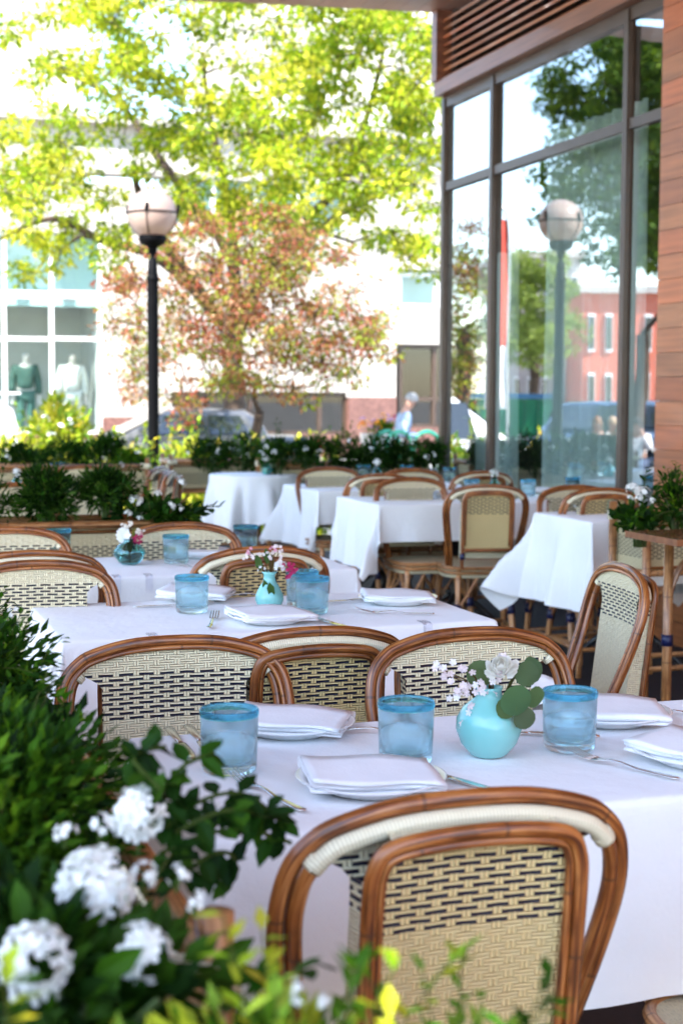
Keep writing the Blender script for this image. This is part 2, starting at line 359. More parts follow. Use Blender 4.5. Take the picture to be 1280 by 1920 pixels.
# the dark dining room behind the glass
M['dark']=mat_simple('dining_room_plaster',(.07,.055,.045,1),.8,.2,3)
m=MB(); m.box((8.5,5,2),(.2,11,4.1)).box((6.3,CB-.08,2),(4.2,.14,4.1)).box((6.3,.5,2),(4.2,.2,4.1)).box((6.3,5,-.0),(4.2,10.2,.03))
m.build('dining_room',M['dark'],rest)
t=NT('sheer_curtain'); tl=t.n('ShaderNodeBsdfTranslucent'); tl.inputs[0].default_value=(.85,.88,.86,1); df=t.n('ShaderNodeBsdfDiffuse'); df.inputs[0].default_value=(.85,.88,.86,1)
tp=t.n('ShaderNodeBsdfTransparent'); a1=t.n('ShaderNodeMixShader'); a1.inputs[0].default_value=.4; a2=t.n('ShaderNodeMixShader'); a2.inputs[0].default_value=.8
t.t.links.new(df.outputs[0],a1.inputs[1]); t.t.links.new(tl.outputs[0],a1.inputs[2]); t.t.links.new(tp.outputs[0],a2.inputs[1]); t.t.links.new(a1.outputs[0],a2.inputs[2]); t.t.links.new(a2.outputs[0],t.out.inputs[0]); M['sheer']=t.m
for i,(b0,b1,zt,lab) in enumerate(((9.36,10.0,2.3,'narrow sheer curtain in the corner window next to the far bronze post'),(7.66,8.98,3.0,'wide sheer white curtain behind the large middle window'),(7.16,7.33,2.3,'slim sheer curtain edge beside the wooden wall'))):
    n=int((b1-b0)/.015)
    c=MB().grid(lambda u,v:(4.40+.02*math.sin(u*52+i)+.012*math.sin(u*23+v),u,v),list(np.linspace(b0,b1,n)),[.08,1,2,zt]).build('curtain',M['sheer'])
    c.rotation_euler=(0,0,TH); tag(c,lab,'curtain','sheer curtains behind the glass wall')
# ------------------------------------------------------------------ shop across the street
M['stone']=mat_simple('white_stone',(.42,.385,.35,1),.8,.10,2,.2,30)
M['granite']=mat_simple('red_granite',(.16,.075,.06,1),.4,.35,14)
M['white']=mat_simple('white_frame',(.78,.77,.75,1),.5,.03,5)
M['shopin']=mat_simple('shop_interior',(.58,.58,.55,1),.8,.12,1)
M['shopdark']=mat_simple('shop_dark_interior',(.07,.05,.035,1),.8,.3,1)
FB=27.5
def faz(px,py,b=FB): p=atb(px,py,b); return p.dot(E1),p.z
def frect(m,x0,y0,x1,y1,b=FB,th=.5,col=None):
    a0,z1=faz(x0,y0,b); a1,_=faz(x1,y0,b); _,z0=faz((x0+x1)/2,y1,b); _,z1=faz((x0+x1)/2,y0,b)
    return m.box(((a0+a1)/2,b+th/2,(z0+z1)/2),(a1-a0,th,z1-z0),col=col)
shop=thing('shop_building','white stone shop across the street with large display windows','building',(0,0,0),TH)
m=MB()
for r in ((-500,225,1100,330),(-500,330,320,428),(-500,428,-250,815),(192,428,320,782),(320,428,652,735),(652,330,745,745),(745,330,1100,510),(745,578,900,646),(900,510,1100,850)): frect(m,*r)
m.build('wall',M['stone'],shop)
m=MB()
for r in ((194,782,318,860),(654,745,743,860)): frect(m,*r,b=FB-.05)
for r in ((-500,815,192,860),(320,815,652,860),(745,802,900,860)): frect(m,*r,b=FB-.02)
m.build('plinth',M['granite'],shop)
m=MB(); frect(m,-500,222,1100,236,b=FB-.25,th=.25); m.build('cornice',M['stone'],shop)
t=NT('shop_glass'); lw=t.n('ShaderNodeLayerWeight'); lw.inputs[0].default_value=.5
gl=t.n('ShaderNodeBsdfGlossy'); gl.inputs['Roughness'].default_value=.01; tr=t.n('ShaderNodeBsdfTransparent'); tr.inputs[0].default_value=(.86,.95,.94,1); ms=t.n('ShaderNodeMixShader')
t.set(ms.inputs[0],t.m_('ADD',.07,t.m_('MULTIPLY',lw.outputs[1],.25),clamp=True)); t.t.links.new(tr.outputs[0],ms.inputs[1]); t.t.links.new(gl.outputs[0],ms.inputs[2]); t.t.links.new(ms.outputs[0],t.out.inputs[0]); M['shopglass']=t.m
M['cyan']=mat_simple('sky_reflection_tint',(.50,.66,.66,1),.25,.05,1)  # flat tint painted behind the upper panes as their pale sky reflection
def window(x0,y0,x1,y1,xs,ys,inner,hw=3.5,depth=2.6,fr='white'):
    m=MB()
    for x in [x0+hw]+list(xs)+[x1-hw]: frect(m,x-hw,y0,x+hw,y1,b=FB+.1,th=.15)
    ed=sorted([x0]+list(xs)+[x1])
    for y in [y0+hw]+list(ys)+[y1-hw]:
        for q,(e0,e1) in enumerate(zip(ed[:-1],ed[1:])): frect(m,e0+(2*hw if q==0 else hw)+.1,y-hw,e1-(2*hw if q==len(ed)-2 else hw)-.1,y+hw,b=FB+.11,th=.12)
    f=m.build('window',M[fr],shop)
    a0,z1=faz((x0+.5),y0); a1,_=faz(x1-.5,y0); _,z0=faz(x0,y1)
    MB().grid(lambda u,v:(u,FB+.16,v),[a0,a1],[z0,z1]).build('pane',M['shopglass'],f,False)
    m=MB(); m.box(((a0+a1)/2,FB+depth+.05,(z0+z1)/2),(a1-a0,.1,z1-z0)).box(((a0+a1)/2,FB+.5+depth/2-.25,z0-.05),(a1-a0,depth-.5,.1)).box(((a0+a1)/2,FB+.5+depth/2-.25,z1+.05),(a1-a0,depth-.5,.1))
    m.box((a0-.05,FB+.25+depth/2,(z0+z1)/2),(.1,depth-.5,z1-z0)).box((a1+.05,FB+.25+depth/2,(z0+z1)/2),(.1,depth-.5,z1-z0))
    m.build('interior',M[inner],f); return f
window(-250,430,192,552,(-168,-80,8,97),(),'cyan',depth=.8)
window(-250,552,192,815,(-168,-80,8,97),(635,),'shopin')
window(320,330,652,426,(400,480,560),(),'cyan',depth=.8)
window(320,737,652,815,(378,470,600),(),'shopdark',depth=3,fr='frame')
window(745,512,900,577,(820,),(),'cyan',depth=.8)
window(747,647,900,802,(815,),(748,),'shopdark',depth=4,fr='frame')
# two towers behind the shop
def block(name,label,x0,x1,y0,b,th,mat,nx,ny):
    r=thing(name,label,'building',(0,0,0),TH); m=MB(); a0,zt=faz(x0,y0,b); a1,_=faz(x1,y0,b)
    m.box(((a0+a1)/2,b+th/2,(zt-.4)/2),(a1-a0,th,zt+.4)); m.build('wall',mat,r)
    for j in range(ny):
        for i in range(nx):
            q=MB(); wdt=(a1-a0)/nx; q.box((a0+wdt*(i+.5),b-.02,zt-2-j*3.4),(wdt*.5,.08,1.7)); q.build('window',M['white'],r)
block('tower','narrow beige office tower rising behind the tree at far left',42,146,-420,46,7,mat_simple('beige_stone',(.50,.45,.40,1),.8,.08,1),2,3)
block('tower','broad white office block behind the right half of the green tree',470,1020,-330,50,9,M['stone'],6,3)
# ------------------------------------------------------------------ trees
def tint_pick(cols,rr):
    c=rr.choice(cols); k=.7+.6*rr.random(); return tuple(min(1,q*k) for q in c)
def rdir(rr,up=0):
    v=Vector((rr.gauss(0,1),rr.gauss(0,1),rr.gauss(0,1)+up)); return v.normalized()
def tree(name,label,base,fork,tr_r,blobs,nclump,nleaf,ls,cols,seed,csz,bark='bark',limbs=()):
    rr=random.Random(seed); root=thing(name,label,'tree',base); base=Vector(base)
    nodes=[(Vector(fork)-base,tr_r*.75)]
    tr=MB(); mid=[(0,0,0),(Vector(fork)-base)*.35+Vector((.06,.03,0)),(Vector(fork)-base)*.7+Vector((-.05,.0,0)),Vector(fork)-base]
    P=smooth(mid,5); tr.tube(P,[tr_r*(1.35 if i==0 else 1.1-.35*i/len(P)) for i in range(len(P))],12)
    for L in limbs:
        P=smooth([Vector(fork)-base]+[Vector(v)-base for v in L],5); r0_=tr_r*.62; rr_=[r0_*(1-.78*i/(len(P)-1)) for i in range(len(P))]; tr.tube(P,rr_,9); nodes+=[(P[i],rr_[i]) for i in range(3,len(P),2)]
    wts=[b[1].x*b[1].z for b in blobs]; cl=[]
    for _ in range(nclump):
        c,r=rr.choices(blobs,wts)[0]; v=rdir(rr)*(rr.random()**.45); cl.append(Vector(c)-base+Vector((v.x*r.x,v.y*r.y,v.z*r.z)))
    cl.sort(key=lambda p:(p-nodes[0][0]).length); lf=MB()
    for p in cl:
        best=None
        for q,rad in nodes:
            d=(p-q); cost=d.length+ (1.2*max(0,-d.z)) - 2.5*min(rad,.08)
            if best is None or cost<best[0]: best=(cost,q,rad)
        _,q,rad=best; d=p-q; r1=max(.009,min(rad*.72,.02+d.length*.03)); 
        midp=q+d*.5+rdir(rr)*d.length*.12+Vector((0,0,d.length*.06)); P=smooth([q,midp,p],4)
        tr.tube(P,[r1+(max(.006,r1*.45)-r1)*i/(len(P)-1) for i in range(len(P))],6)
        for k in (4,6,8): nodes.append((P[min(k,len(P)-1)],r1*(1-.05*k)))
        n=int(nleaf*rr.uniform(.5,1.4)); cc=rr.choice(cols)
        for _ in range(n):
            v=rdir(rr); o=p+Vector((v.x*csz,v.y*csz,v.z*csz*.6))*rr.random()**.5
            dd=(v+Vector((0,0,-.35))+rdir(rr)*.7).normalized(); k=.65+.7*rr.random(); c=cc if rr.random()<.6 else rr.choice(cols)
            s=ls*rr.uniform(.6,1.25); lf.leaf(o,dd,rdir(rr,1.2),s,s*.5,tuple(q*k for q in c),.2)
    tr.build('trunk',M[bark],root); lf.build('crown',M['tree'],root,False); return root
def blobpx(L,Y,dy):
    out=[]
    for cx,cy,rx,ry in L:
        out.append((atY(cx,cy,Y+((cx*7+cy*13)%10-5)/10*dy),Vector((rx*Y/FPX,dy*.5,ry*Y/FPX))))
    return out
YG=[(.29,.35,.020),(.38,.40,.028),(.20,.29,.016),(.44,.43,.06),(.13,.20,.012)]
gp=atY(447,842,24); gp.z=-.4
tree('honey_locust_tree','tall yellow green tree with spreading crown filling the top left',gp,atY(440,640,24),.19,
  blobpx([(150,120,150,110),(70,300,130,80),(330,70,170,80),(330,220,180,100),(490,300,140,120),(560,120,120,110),(700,120,130,120),(720,290,130,120),(640,410,150,80),(110,410,140,60),(780,400,70,110),(230,500,60,30),(770,90,80,110),(420,400,140,60),(200,-60,250,90),(600,-60,250,90),(40,480,50,40)],24,5),470,84,.115,YG,11,.27,limbs=[[atY(x,y,Y) for x,y,Y in L] for L in (((440,500,24),(428,380,24),(400,250,23.6),(380,120,23.5)),((380,560,23.6),(290,480,23),(195,452,22.6),(100,410,22.4),(0,448,22.2)),((480,540,23.6),(570,420,23.3),(650,330,23),(690,210,22.8),(720,90,22.8)),((430,480,24.4),(300,300,24.5),(220,190,24.5),(110,130,24.3)),((500,520,24.4),(640,400,24.6),(760,350,24.6)),((300,440,22.8),(260,360,22.6),(250,300,22.5)))])
RD=[(.32,.085,.06),(.33,.13,.09),(.22,.065,.045),(.29,.13,.09),(.15,.09,.035),(.17,.20,.02),(.23,.26,.04),(.40,.26,.18),(.12,.15,.02),(.25,.085,.07),(.20,.23,.03)]
cp=atY(487,850,18.5); cp.z=-.4
tree('crabapple_tree','smaller tree with reddish bronze and green leaves behind the lamp post',cp,atY(487,770,18.5),.075,
  blobpx([(330,520,110,100),(470,480,130,90),(560,560,140,120),(410,640,150,100),(600,670,120,80),(265,650,70,110),(690,640,75,70),(500,720,130,30),(310,760,90,30),(380,400,40,40),(520,420,60,40),(230,560,40,50)],18.5,2.6),350,58,.066,RD,23,.19)
# ------------------------------------------------------------------ bushes, hedges and shrubs
def bush(mb,c,r,n,ls,cols,rr,nsub=14,flat=.6,wd=.42,big=False,sprig=0,lay=.35):
    """leaves gathered into sub-clumps spread through an ellipsoid, plus sprigs that stick out"""
    c=Vector(c); subs=[]
    for _ in range(nsub):
        v=rdir(rr,.3); k=rr.uniform(.3,.85); subs.append((c+Vector((v.x*r[0]*k,v.y*r[1]*k,v.z*r[2]*k)),rr.uniform(.3,.5),tint_pick(cols,rr)))
    for i in range(n):
        s,k,ct=subs[rr.randrange(nsub)]; v=rdir(rr,.25); q=rr.random()**.4
        p=s+Vector((v.x*r[0]*k*q,v.y*r[1]*k*q,v.z*r[2]*k*q)); d=((p-c).normalized()*.5+v+Vector((0,0,.35))+rdir(rr)*.4).normalized()
        f=.7+.6*rr.random(); col=tuple(x*f for x in (ct if rr.random()<.6 else rr.choice(cols))); L=ls*rr.uniform(.6,1.3)
        mb.leaf(p,d,rdir(rr,1),L,L*wd,col,.2,big)
    for i in range(sprig):
        v=rdir(rr,.9); p=c+Vector((v.x*r[0]*.8,v.y*r[1]*.8,abs(v.z)*r[2]*.8)); d=(v+Vector((0,0,.8))).normalized(); L=ls*rr.uniform(2.2,4.5); ct=tint_pick(cols,rr)
        e=p+d*L+Vector((0,0,-L*.12)); mb.tube([p,p+d*L*.5,e],[ls*.03]*3,4,col=(.08,.10,.03))
        for k in range(9):
            q=p.lerp(e,.15+.85*k/8); sdv=(rdir(rr)*.9+d*.7).normalized(); mb.leaf(q,sdv,Vector((0,0,1)),ls*rr.uniform(.7,1),ls*wd,tuple(min(1,x*rr.uniform(.9,1.4)) for x in ct),.15,big)
def floret(mb,p,n,s,rr,col=(.85,.85,.82)):
    n=n.normalized(); u=n.orthogonal().normalized(); v=n.cross(u); a0=rr.random()*6
    for k in range(5):
        an=a0+k*2*math.pi/5; d=(u*math.cos(an)+v*math.sin(an)+n*.25).normalized(); sd_=d.cross(n)
        q=[p,p+d*s*.55+sd_*s*.36,p+d*s*.95+sd_*s*.22,p+d*s*1.0-sd_*s*.22,p+d*s*.55-sd_*s*.36]; k_=rr.uniform(.88,1.05)
        mb.add(q,[(0,1,2),(0,2,3),(0,3,4)],None,tuple(x*k_ for x in col))
def cluster(mb,c,R,n,rr,col=(.85,.85,.82),ax=Vector((0,0,1)),fl=.55):
    for i in range(max(5,int(n*.62))):
        v=(rdir(rr)+ax*.9).normalized(); q=v*R*rr.uniform(.85,1.05); q=q-ax*q.dot(ax)*(1-fl); floret(mb,Vector(c)+q,v,R*.40,rr,col); mb.leaf(Vector(c)+q+v*R*.06,v,rdir(rr),R*.10,R*.10,(.30,.34,.08),.0)
DK=[(.009,.034,.004),(.015,.052,.005),(.028,.078,.007),(.006,.022,.003)]
MD=[(.030,.090,.006),(.055,.14,.008),(.09,.19,.010),(.018,.06,.005)]
BR=[(.24,.30,.02),(.32,.36,.03),(.16,.26,.03),(.38,.36,.05),(.12,.2,.03)]
def plant(name,label,cat,c,r,n,ls,cols,seed,group=None,flowers=(),sprig=6,nsub=14,wd=.42,big=False,base=None,fcol=(.85,.85,.82)):
    rr=random.Random(seed); c=Vector(c); b=Vector((c.x,c.y,base if base is not None else c.z-r[2])); root=thing(name,label,cat,b,TH,group); R3=Matrix.Rotation(-TH,3,'Z')
    m=MB(); bush(m,(0,0,c.z-b.z),r,n,ls,cols,rr,nsub,wd=wd,big=big,sprig=sprig); m.build('foliage',M['leaf'],root,False)
    s=MB()
    for k in range(6): v=rdir(rr); s.tube([(v.x*.02,v.y*.02,.0),(v.x*r[0]*.3,v.y*r[1]*.3,(c.z-b.z)*.7),(v.x*r[0]*.6,v.y*r[1]*.6,c.z-b.z+r[2]*.3)],[.006,.005,.003],5)
    s.build('stem',M['stem'],root)
    for f in flowers:
        p=R3@(Vector(f[0])-b); q=MB(); cluster(q,(0,0,0),f[1],f[2] if len(f)>2 else 22,rr,fcol,(f[3] if len(f)>3 else Vector((.1,-.5,.8)))); q.tube([(0,0,-f[1]*.3),(0,.01,-f[1]*1.6)],[.002,.002],5,col=(.08,.14,.03)); o=q.build('flower_cluster',M['petal'],root,False); o.location=p
    return root
sh=atY(100,800,16)
plant('garden_shrub','round sunlit green shrub with pale blossoms in front of the mannequin window','shrub',(sh.x,sh.y,.75),(.36,.36,.58),2400,.085,BR,31,None,[(atY(x,y,15.7),.05,12) for x,y in ((85,785),(115,800),(95,815),(130,790))],base=-.4,nsub=30)
m=MB(); rr=random.Random(3)
for i in range(100):
    px=rr.uniform(-60,640); Y=rr.uniform(13.6,17); p=atY(px,840,Y); h=rr.uniform(.45,.85)*(1 if px<420 else .75)
    bush(m,(p.x,p.y,h*.4),(.32,.32,h*.62),170,.11,BR,rr,5,sprig=2)
kind(m.build('ground_cover',M['leaf'],None,False),'stuff')
# ------------------------------------------------------------------ bistro chair (faces +y, seat centre at the origin)
HT=.861
def yh(z): return -.247+.12*(HT-z)                  # the woven back, nearly upright
def yo(z): q=HT-z; return -.245+.20*q+.33*q*q        # the hoop, which comes forward to the seat sides
_hp=[(.170,.425),(.182,.54),(.198,.65),(.2065,.725),(.204,.770),(.194,.802),(.175,.8245),(.147,.841),(.080,.857)]
HOOP=smooth([(-x,yo(z),z) for x,z in _hp]+[(0,yo(HT),HT)]+[(x,yo(z),z) for x,z in _hp[::-1]],5)
def hoop_off(d,dy):
    out=[]
    for i,p in enumerate(HOOP):
        a=HOOP[max(i-1,0)];b=HOOP[min(i+1,len(HOOP)-1)]; t=(b-a).normalized(); n=Vector((t.z,0,-t.x)); out.append(p+n.normalized()*d+Vector((0,dy,0)))
    return out
def arc_z(x):                                       # height of the hoop's inner edge above x
    x=abs(x); best=HT
    for p,q in zip(HOOP[:-1],HOOP[1:]):
        if p.z>.74 and min(p.x,q.x)<=x<=max(p.x,q.x) and p.x>=-1e-6: t=(x-p.x)/(q.x-p.x) if abs(q.x-p.x)>1e-9 else 0; best=p.z+(q.z-p.z)*t
    return best-.010
def hw(z):                                          # half width of the woven front
    if z<.782: return .130
    k=min(1,(z-.782)/.03); return .130+.036*(k*k*(3-2*k))
def chair():
    t=thing('bistro_chair','x','chair')
    MB().tube(HOOP,.0100,12).build('hoop',M['rattan'],t)
    inn=hoop_off(.0185,-.010)
    k0=[i for i,p in enumerate(inn) if p.z>.796 and p.x<0][0]; k1=[i for i,p in enumerate(inn) if p.z>.796 and p.x>0][-1]
    MB().tube(inn[:k0+2],.0088,10).tube(inn[k1-1:],.0088,10).tube(hoop_off(.012,.008),.0046,8).build('hoop_liner',M['rattan'],t)
    m=MB(); W=inn[k0:k1+1]; m.tube(W,[.0105]*len(W),12)
    for q in (k0,k1-3): m.tube([p+Vector((0,.003,0)) for p in inn[q:q+4]],.0128,12)
    m.build('hoop_wrap',M['wrap'],t)
    # woven front
    us=list(np.linspace(-1,1,29)); vs=list(np.linspace(0,1,34))
    def fr(u,v):
        z0=.50+v*(.857-.50); x=u*hw(z0)
        if z0>.812: x=u*(.166+.02*(z0-.812)/.045)
        z=min(z0,arc_z(x)); 
        k=max(0,min(1,(z-.76)/.08)); return Vector((x,(yh(z)-.008*(1-u*u))*(1-k)+(yo(z)+.004-.004*(1-u*u))*k,z))
    fb=MB().grid(fr,us,vs,uvfn=lambda u,v:(fr(u,v).x,fr(u,v).z)).build('backrest',M['weave'],t)
    # back frame and its golden panel
    def bf(x,z,d): return (x,yh(z)-d,z)
    fp=smooth([bf(s*x,z,.045) for s,x,z in [(-1,.122,.455),(-1,.123,.60),(-1,.124,.755),(-1,.120,.801),(-1,.104,.824),(-1,.06,.833),(1,0,.836),(1,.06,.833),(1,.104,.824),(1,.120,.801),(1,.124,.755),(1,.123,.60),(1,.122,.455)]],5)
    ip=[]
    for i,p in enumerate(fp):
        a=fp[max(i-1,0)];b=fp[min(i+1,len(fp)-1)]; tt=(b-a).normalized(); ip.append(p+Vector((tt.z,0,-tt.x))*.0128)
    m=MB().tube(fp,.0088,10); m.tube([p+Vector((0,.002,0)) for p in ip if p.z>.545],.0056,8)
    m.tube([bf(-.118,.545,.045),bf(.118,.545,.045)],.0088,10); m.build('back_frame',M['cane' if 0 else 'rattan'],t)
    def bk(u,v):
        z=.548+v*.285; x=u*.112; z=min(z,.827-.02*max(0,(abs(u)-.75)*4)**2); return Vector((x,yh(z)-.036+.006*(1-u*u),z))
    MB().grid(bk,list(np.linspace(-1,1,15)),list(np.linspace(0,1,16)),uvfn=lambda u,v:(bk(u,v).x,bk(u,v).z),flip=True).build('back_panel',M['weave_back'],t)
    m=MB()
    for s in (-1,1):
        m.grid(lambda u,v:(s*(.130-.008*u),yh(.50+v*.285)-u*.045,.50+v*.285),[0,.5,1],list(np.linspace(0,1,8)),uvfn=lambda u,v:(u*.05,.50+v*.255))
    m.grid(lambda u,v:(u*.098,yh(.82)-.045+v*.035,.828+v*.012),[-1,-.5,0,.5,1],[0,1],uvfn=lambda u,v:(u*.118,v*.05)); m.build('back_side',M['weave'],t)
    # seat
    def so(an,k,z): 
        c,s_=math.cos(an),math.sin(an); e=.42; return Vector((math.copysign(abs(c)**e,c)*.198*k*(1 if s_>0 else 1-.10*abs(s_)),math.copysign(abs(s_)**e,s_)*.195*k,z))
    AN=[2*math.pi*i/48 for i in range(48)]
    m=MB(); m.grid(lambda u,k:so(u,k,.452+.008*(1-k*k)),AN+[2*math.pi],[0.02,.3,.6,.85,.97],uvfn=lambda u,k:(so(u,k,0).x,so(u,k,0).y)); m.grid(lambda u,z:so(u,.985,z),AN+[2*math.pi],[.40,.44],uvfn=lambda u,z:(u*.2,z)); m.build('seat',M['weave_plain'],t)
    m=MB(); m.tube([so(a,1.0,.447) for a in AN],.0105,8,closed=True); m.tube([so(a,1.0,.424) for a in AN],.0095,8,closed=True); m.build('seat_rim',M['cane'],t)
    feet={}
    for sx,sy,x0,y0,x1,y1 in ((1,1,.165,.16,.188,.19),(-1,1,.165,.16,.188,.19),(1,-1,.122,-.175,.152,-.245),(-1,-1,.122,-.175,.152,-.245)):
        a=Vector((sx*x0,y0,.44)); b=Vector((sx*x1,y1,0)); f=lambda z,a=a,b=b:b.lerp(a,z/.44); feet[sx,sy]=f
        m=MB().tube([f(.44-.44*i/6) for i in range(7)],[.0145,.0145,.014,.014,.0135,.013,.013],10)
        q=f(.245); tg=Vector((sx*.155,y0+sy*.0,.42))
        for d in (Vector((-sx*.10,0,.415)),Vector((0,-sy*.10,.415))):
            e=Vector((a.x,a.y,0))+d; m.tube(smooth([f(.06)+Vector((-sx*.012,0,0)) if d.x else f(.06)+Vector((0,-sy*.014,0)),q+(e-q)*.0+Vector((-sx*.014 if d.x else 0,0 if d.x else -sy*.014,.0)),q+(e-q)*.55+Vector((0,0,-.012)),e],4),.0075,7)
        lg=m.build('leg',M['cane'],t)
        MB().tube([f(.222),f(.268)],.0205,12).build('binding',M['navy'],lg)
    for sx in (1,-1): pass
    m=MB()
    for p,q in (((1,1),(-1,1)),((1,1),(1,-1)),((-1,1),(-1,-1)),((1,-1),(-1,-1))): m.tube([feet[p](.13),feet[q](.13)],.0095,8)
    m.build('stretcher',M['cane'],t)
    m=MB()
    for s in (-1,1): m.tube([bf(s*.122,.50,.045),bf(s*.122,.528,.045)],.0135,10)
    m.build('post_binding',M['navy'],t); return t
CH0=chair(); used=[0]
def place_chair(px,py,face,label,z=.875,rot=0,group='rattan bistro chairs at the tables',shift=0):
    """face +1: seen from behind; -1: its woven front towards the camera"""
    p=atz(px,py,z); rz=TH+(0 if face>0 else math.pi)+R_(rot); off=Matrix.Rotation(rz,3,'Z')@Vector((0,-.245,0)); l=Vector((p.x-off.x,p.y-off.y,0))
    if used[0]==0: used[0]=1; CH0.location=l; CH0.rotation_euler=(0,0,rz); CH0['label']=label; CH0['group']=group; return CH0
    return dup(CH0,l,rz,label,group)
C=place_chair
C(872,1472,1,'rattan chair nearest the camera, seen from behind at the front table')
C(326,1186,-1,'cream and navy woven chair facing the camera, left of two behind the front table',rot=-2)
C(876,1171,-1,'woven rattan chair facing the camera behind the turquoise round vase',rot=3)
C(585,1170,1,'rattan chair back with golden panel wedged between two front facing chairs',rot=2)
C(1168,1053,-1,'rattan chair turned sideways at the right end of the second table',rot=-99)
C(490,1021,1,'golden backed chair just behind the turquoise bottle vase with pink flowers',rot=1)
C(68,1046,-1,'front facing woven chair at the left end of the second table, beside the leafy planter',rot=-3)
C(62,1028,1,'dark topped chair back directly behind the front facing chair at far left',rot=-4)
C(338,976,-1,'front facing woven chair in front of the long planter, behind the clear vase',rot=0)
C(12,984,-1,'woven chair cut by the left edge, in front of the long planter',rot=0)
RC=dup(CH0,ab(1.23,1.62),TH,'chair whose woven seat corner shows below the front tablecloth at the bottom right','rattan bistro chairs at the tables')
# far tables by the glass
C(913,906,1,'whole chair seen from behind in the middle distance, its seat and legs in view',rot=-13)
C(715,886,1,'chair back left of the one seen whole, beside the cloth with a long hanging corner',rot=-4)
C(768,892,-1,'front facing chair behind the far table, between two chair backs',rot=0)
C(615,873,-1,'front facing chair at the table in front of the back hedge planter',rot=0)
C(1076,907,-1,'front facing chair behind the round cloth table near the wooden wall',rot=0)
C(1128,912,1,'dark chair back half hidden behind the front facing chair by the wall',rot=0)
C(905,881,1,'chair back farther away with a white flower in front of it, by the glass',rot=4)
C(770,884,-1,'front facing chair by the far hedge mostly hidden behind two nearer chairs',z=.85)
# chairs among the left tables beyond the long planter
C(152,870,-1,'pale chair beyond the two leafy bushes at left',rot=0)
C(28,902,-1,'pale chair at far left behind the dark bush',rot=4)
C(322,880,-1,'chair turned side on beside the foot of the black lamp post',rot=-112)
C(300,872,-1,'chair turned side on, farther one of two by the lamp post',rot=-120)
C(372,968,-1,'chair left of the small round table, only its seat in view',z=.865,rot=-90) if 0 else None
# ------------------------------------------------------------------ tables and cloths
def table_base(hx,hy):
    t=thing('table','x','table')
    MB().box((0,0,.722),(hx*2,hy*2,.032),col=(.16,.07,.03)).build('tabletop',M['tablewood'],t)
    MB().tube([(0,0,.09),(0,0,.15),(0,0,.66),(0,0,.705)],[.05,.032,.032,.09],14).build('column',M['iron'],t)
    for k in range(4):
        an=R_(45+90*k); d=Vector((math.cos(an),math.sin(an),0))
        MB().tube(smooth([d*.03+Vector((0,0,.22)),d*.12+Vector((0,0,.17)),d*.22+Vector((0,0,.09)),d*.30+Vector((0,0,.02))],4),[.016]*12+[.02],8).build('foot',M['iron'],t)
    return t
def cloth(hx,hy,drop,dropy,seed,flare=.05,corner=.5,wave=.05,rip=.05):
    rr=random.Random(seed); R=.011; ph=[rr.uniform(0,6.3) for _ in range(8)]; lean=[rr.uniform(-.5,.5) for _ in range(4)]; amp=[rr.uniform(.8,1.2) for _ in range(4)]
    def line(h,drop):
        e=[0,.004,.008,.012,.0172]+list(np.linspace(.03,drop,14)); return sorted([-h-q for q in e]+[h+q for q in e[0:]]+list(np.linspace(-h,h,26))[1:-1])
    def side(e,th):
        a=min(e/R,math.pi/2); o=R*math.sin(a); d=R*(1-math.cos(a)); x=max(0,e-R*math.pi/2); return o+x*math.sin(th),d+x*math.cos(th)
    def fn(s,t):
        ds=max(abs(s)-hx,0); dt=max(abs(t)-hy,0); sx=1 if s>0 else -1; sy=1 if t>0 else -1; e=math.hypot(ds,dt)
        x=max(-hx,min(hx,s)); y=max(-hy,min(hy,t)); q=min(1,e/max(drop,dropy))
        und=.0012*math.sin(s*17+ph[0])*math.sin(t*13+ph[1])
        if e==0: return (s,t,.745+und)
        fi=math.atan2(dt,ds); k=(0 if sx>0 else 1)+(0 if sy>0 else 2)
        s45=math.sin(2*fi)**2 if ds>0 and dt>0 else 0
        w_=flare+wave*(math.sin(s*19+ph[2]+sy)+.6*math.sin(s*33+ph[3])) if ds==0 else flare+wave*(math.sin(t*19+ph[4]+sx)+.6*math.sin(t*37+ph[5]))
        if ds>0 and dt>0:
            wx=flare+wave*(math.sin(hy*sy*19+ph[4]+sx)+.6*math.sin(hy*sy*37+ph[5])); wy=flare+wave*(math.sin(hx*sx*19+ph[2]+sy)+.6*math.sin(hx*sx*33+ph[3])); c2=math.cos(fi)**2
            w_=wx*c2+wy*(1-c2)+corner*amp[k]*math.sin(4*fi)**2*(.7+.5*math.sin(2*fi+ph[6]+k))+rip*s45
        o,d=side(e,max(-.02,w_)*min(1,.35+q))
        f2=fi+lean[k]*s45*.8*q
        return (x+sx*o*math.cos(f2),y+sy*o*math.sin(f2),.745-d+und)
    return MB().grid(fn,line(hx,drop),line(hy,dropy))
TB={}
def place_table(key,a0,a1,b0,b1,drop,dropy,seed,lab,clab,**kw):
    hx,hy=(a1-a0)/2,(b1-b0)/2; c=ab((a0+a1)/2,(b0+b1)/2)
    t=table_base(hx-.01,hy-.01); t.location=c; t.rotation_euler=(0,0,TH); t['label']=lab; t['group']='pedestal tables under white cloths'
    o=cloth(hx,hy,drop,dropy,seed,**kw).build('tablecloth',M['cloth']); o.location=c; o.rotation_euler=(0,0,TH); tag(o,clab,'tablecloth','white tablecloths')
    TB[key]=(c,hx,hy)
place_table('A',.44,1.58,1.80,2.37,.30,.29,1,'front table nearest the camera, hidden under its white cloth','white cloth on the front table nearest the camera, with a round turquoise vase on it',wave=.025,corner=.25,flare=.03)
place_table('B',.47,1.53,3.38,3.96,.34,.24,2,'second table from the camera with a pedestal foot','white cloth of the second table, carrying the turquoise bottle vase',flare=.22,wave=.06)
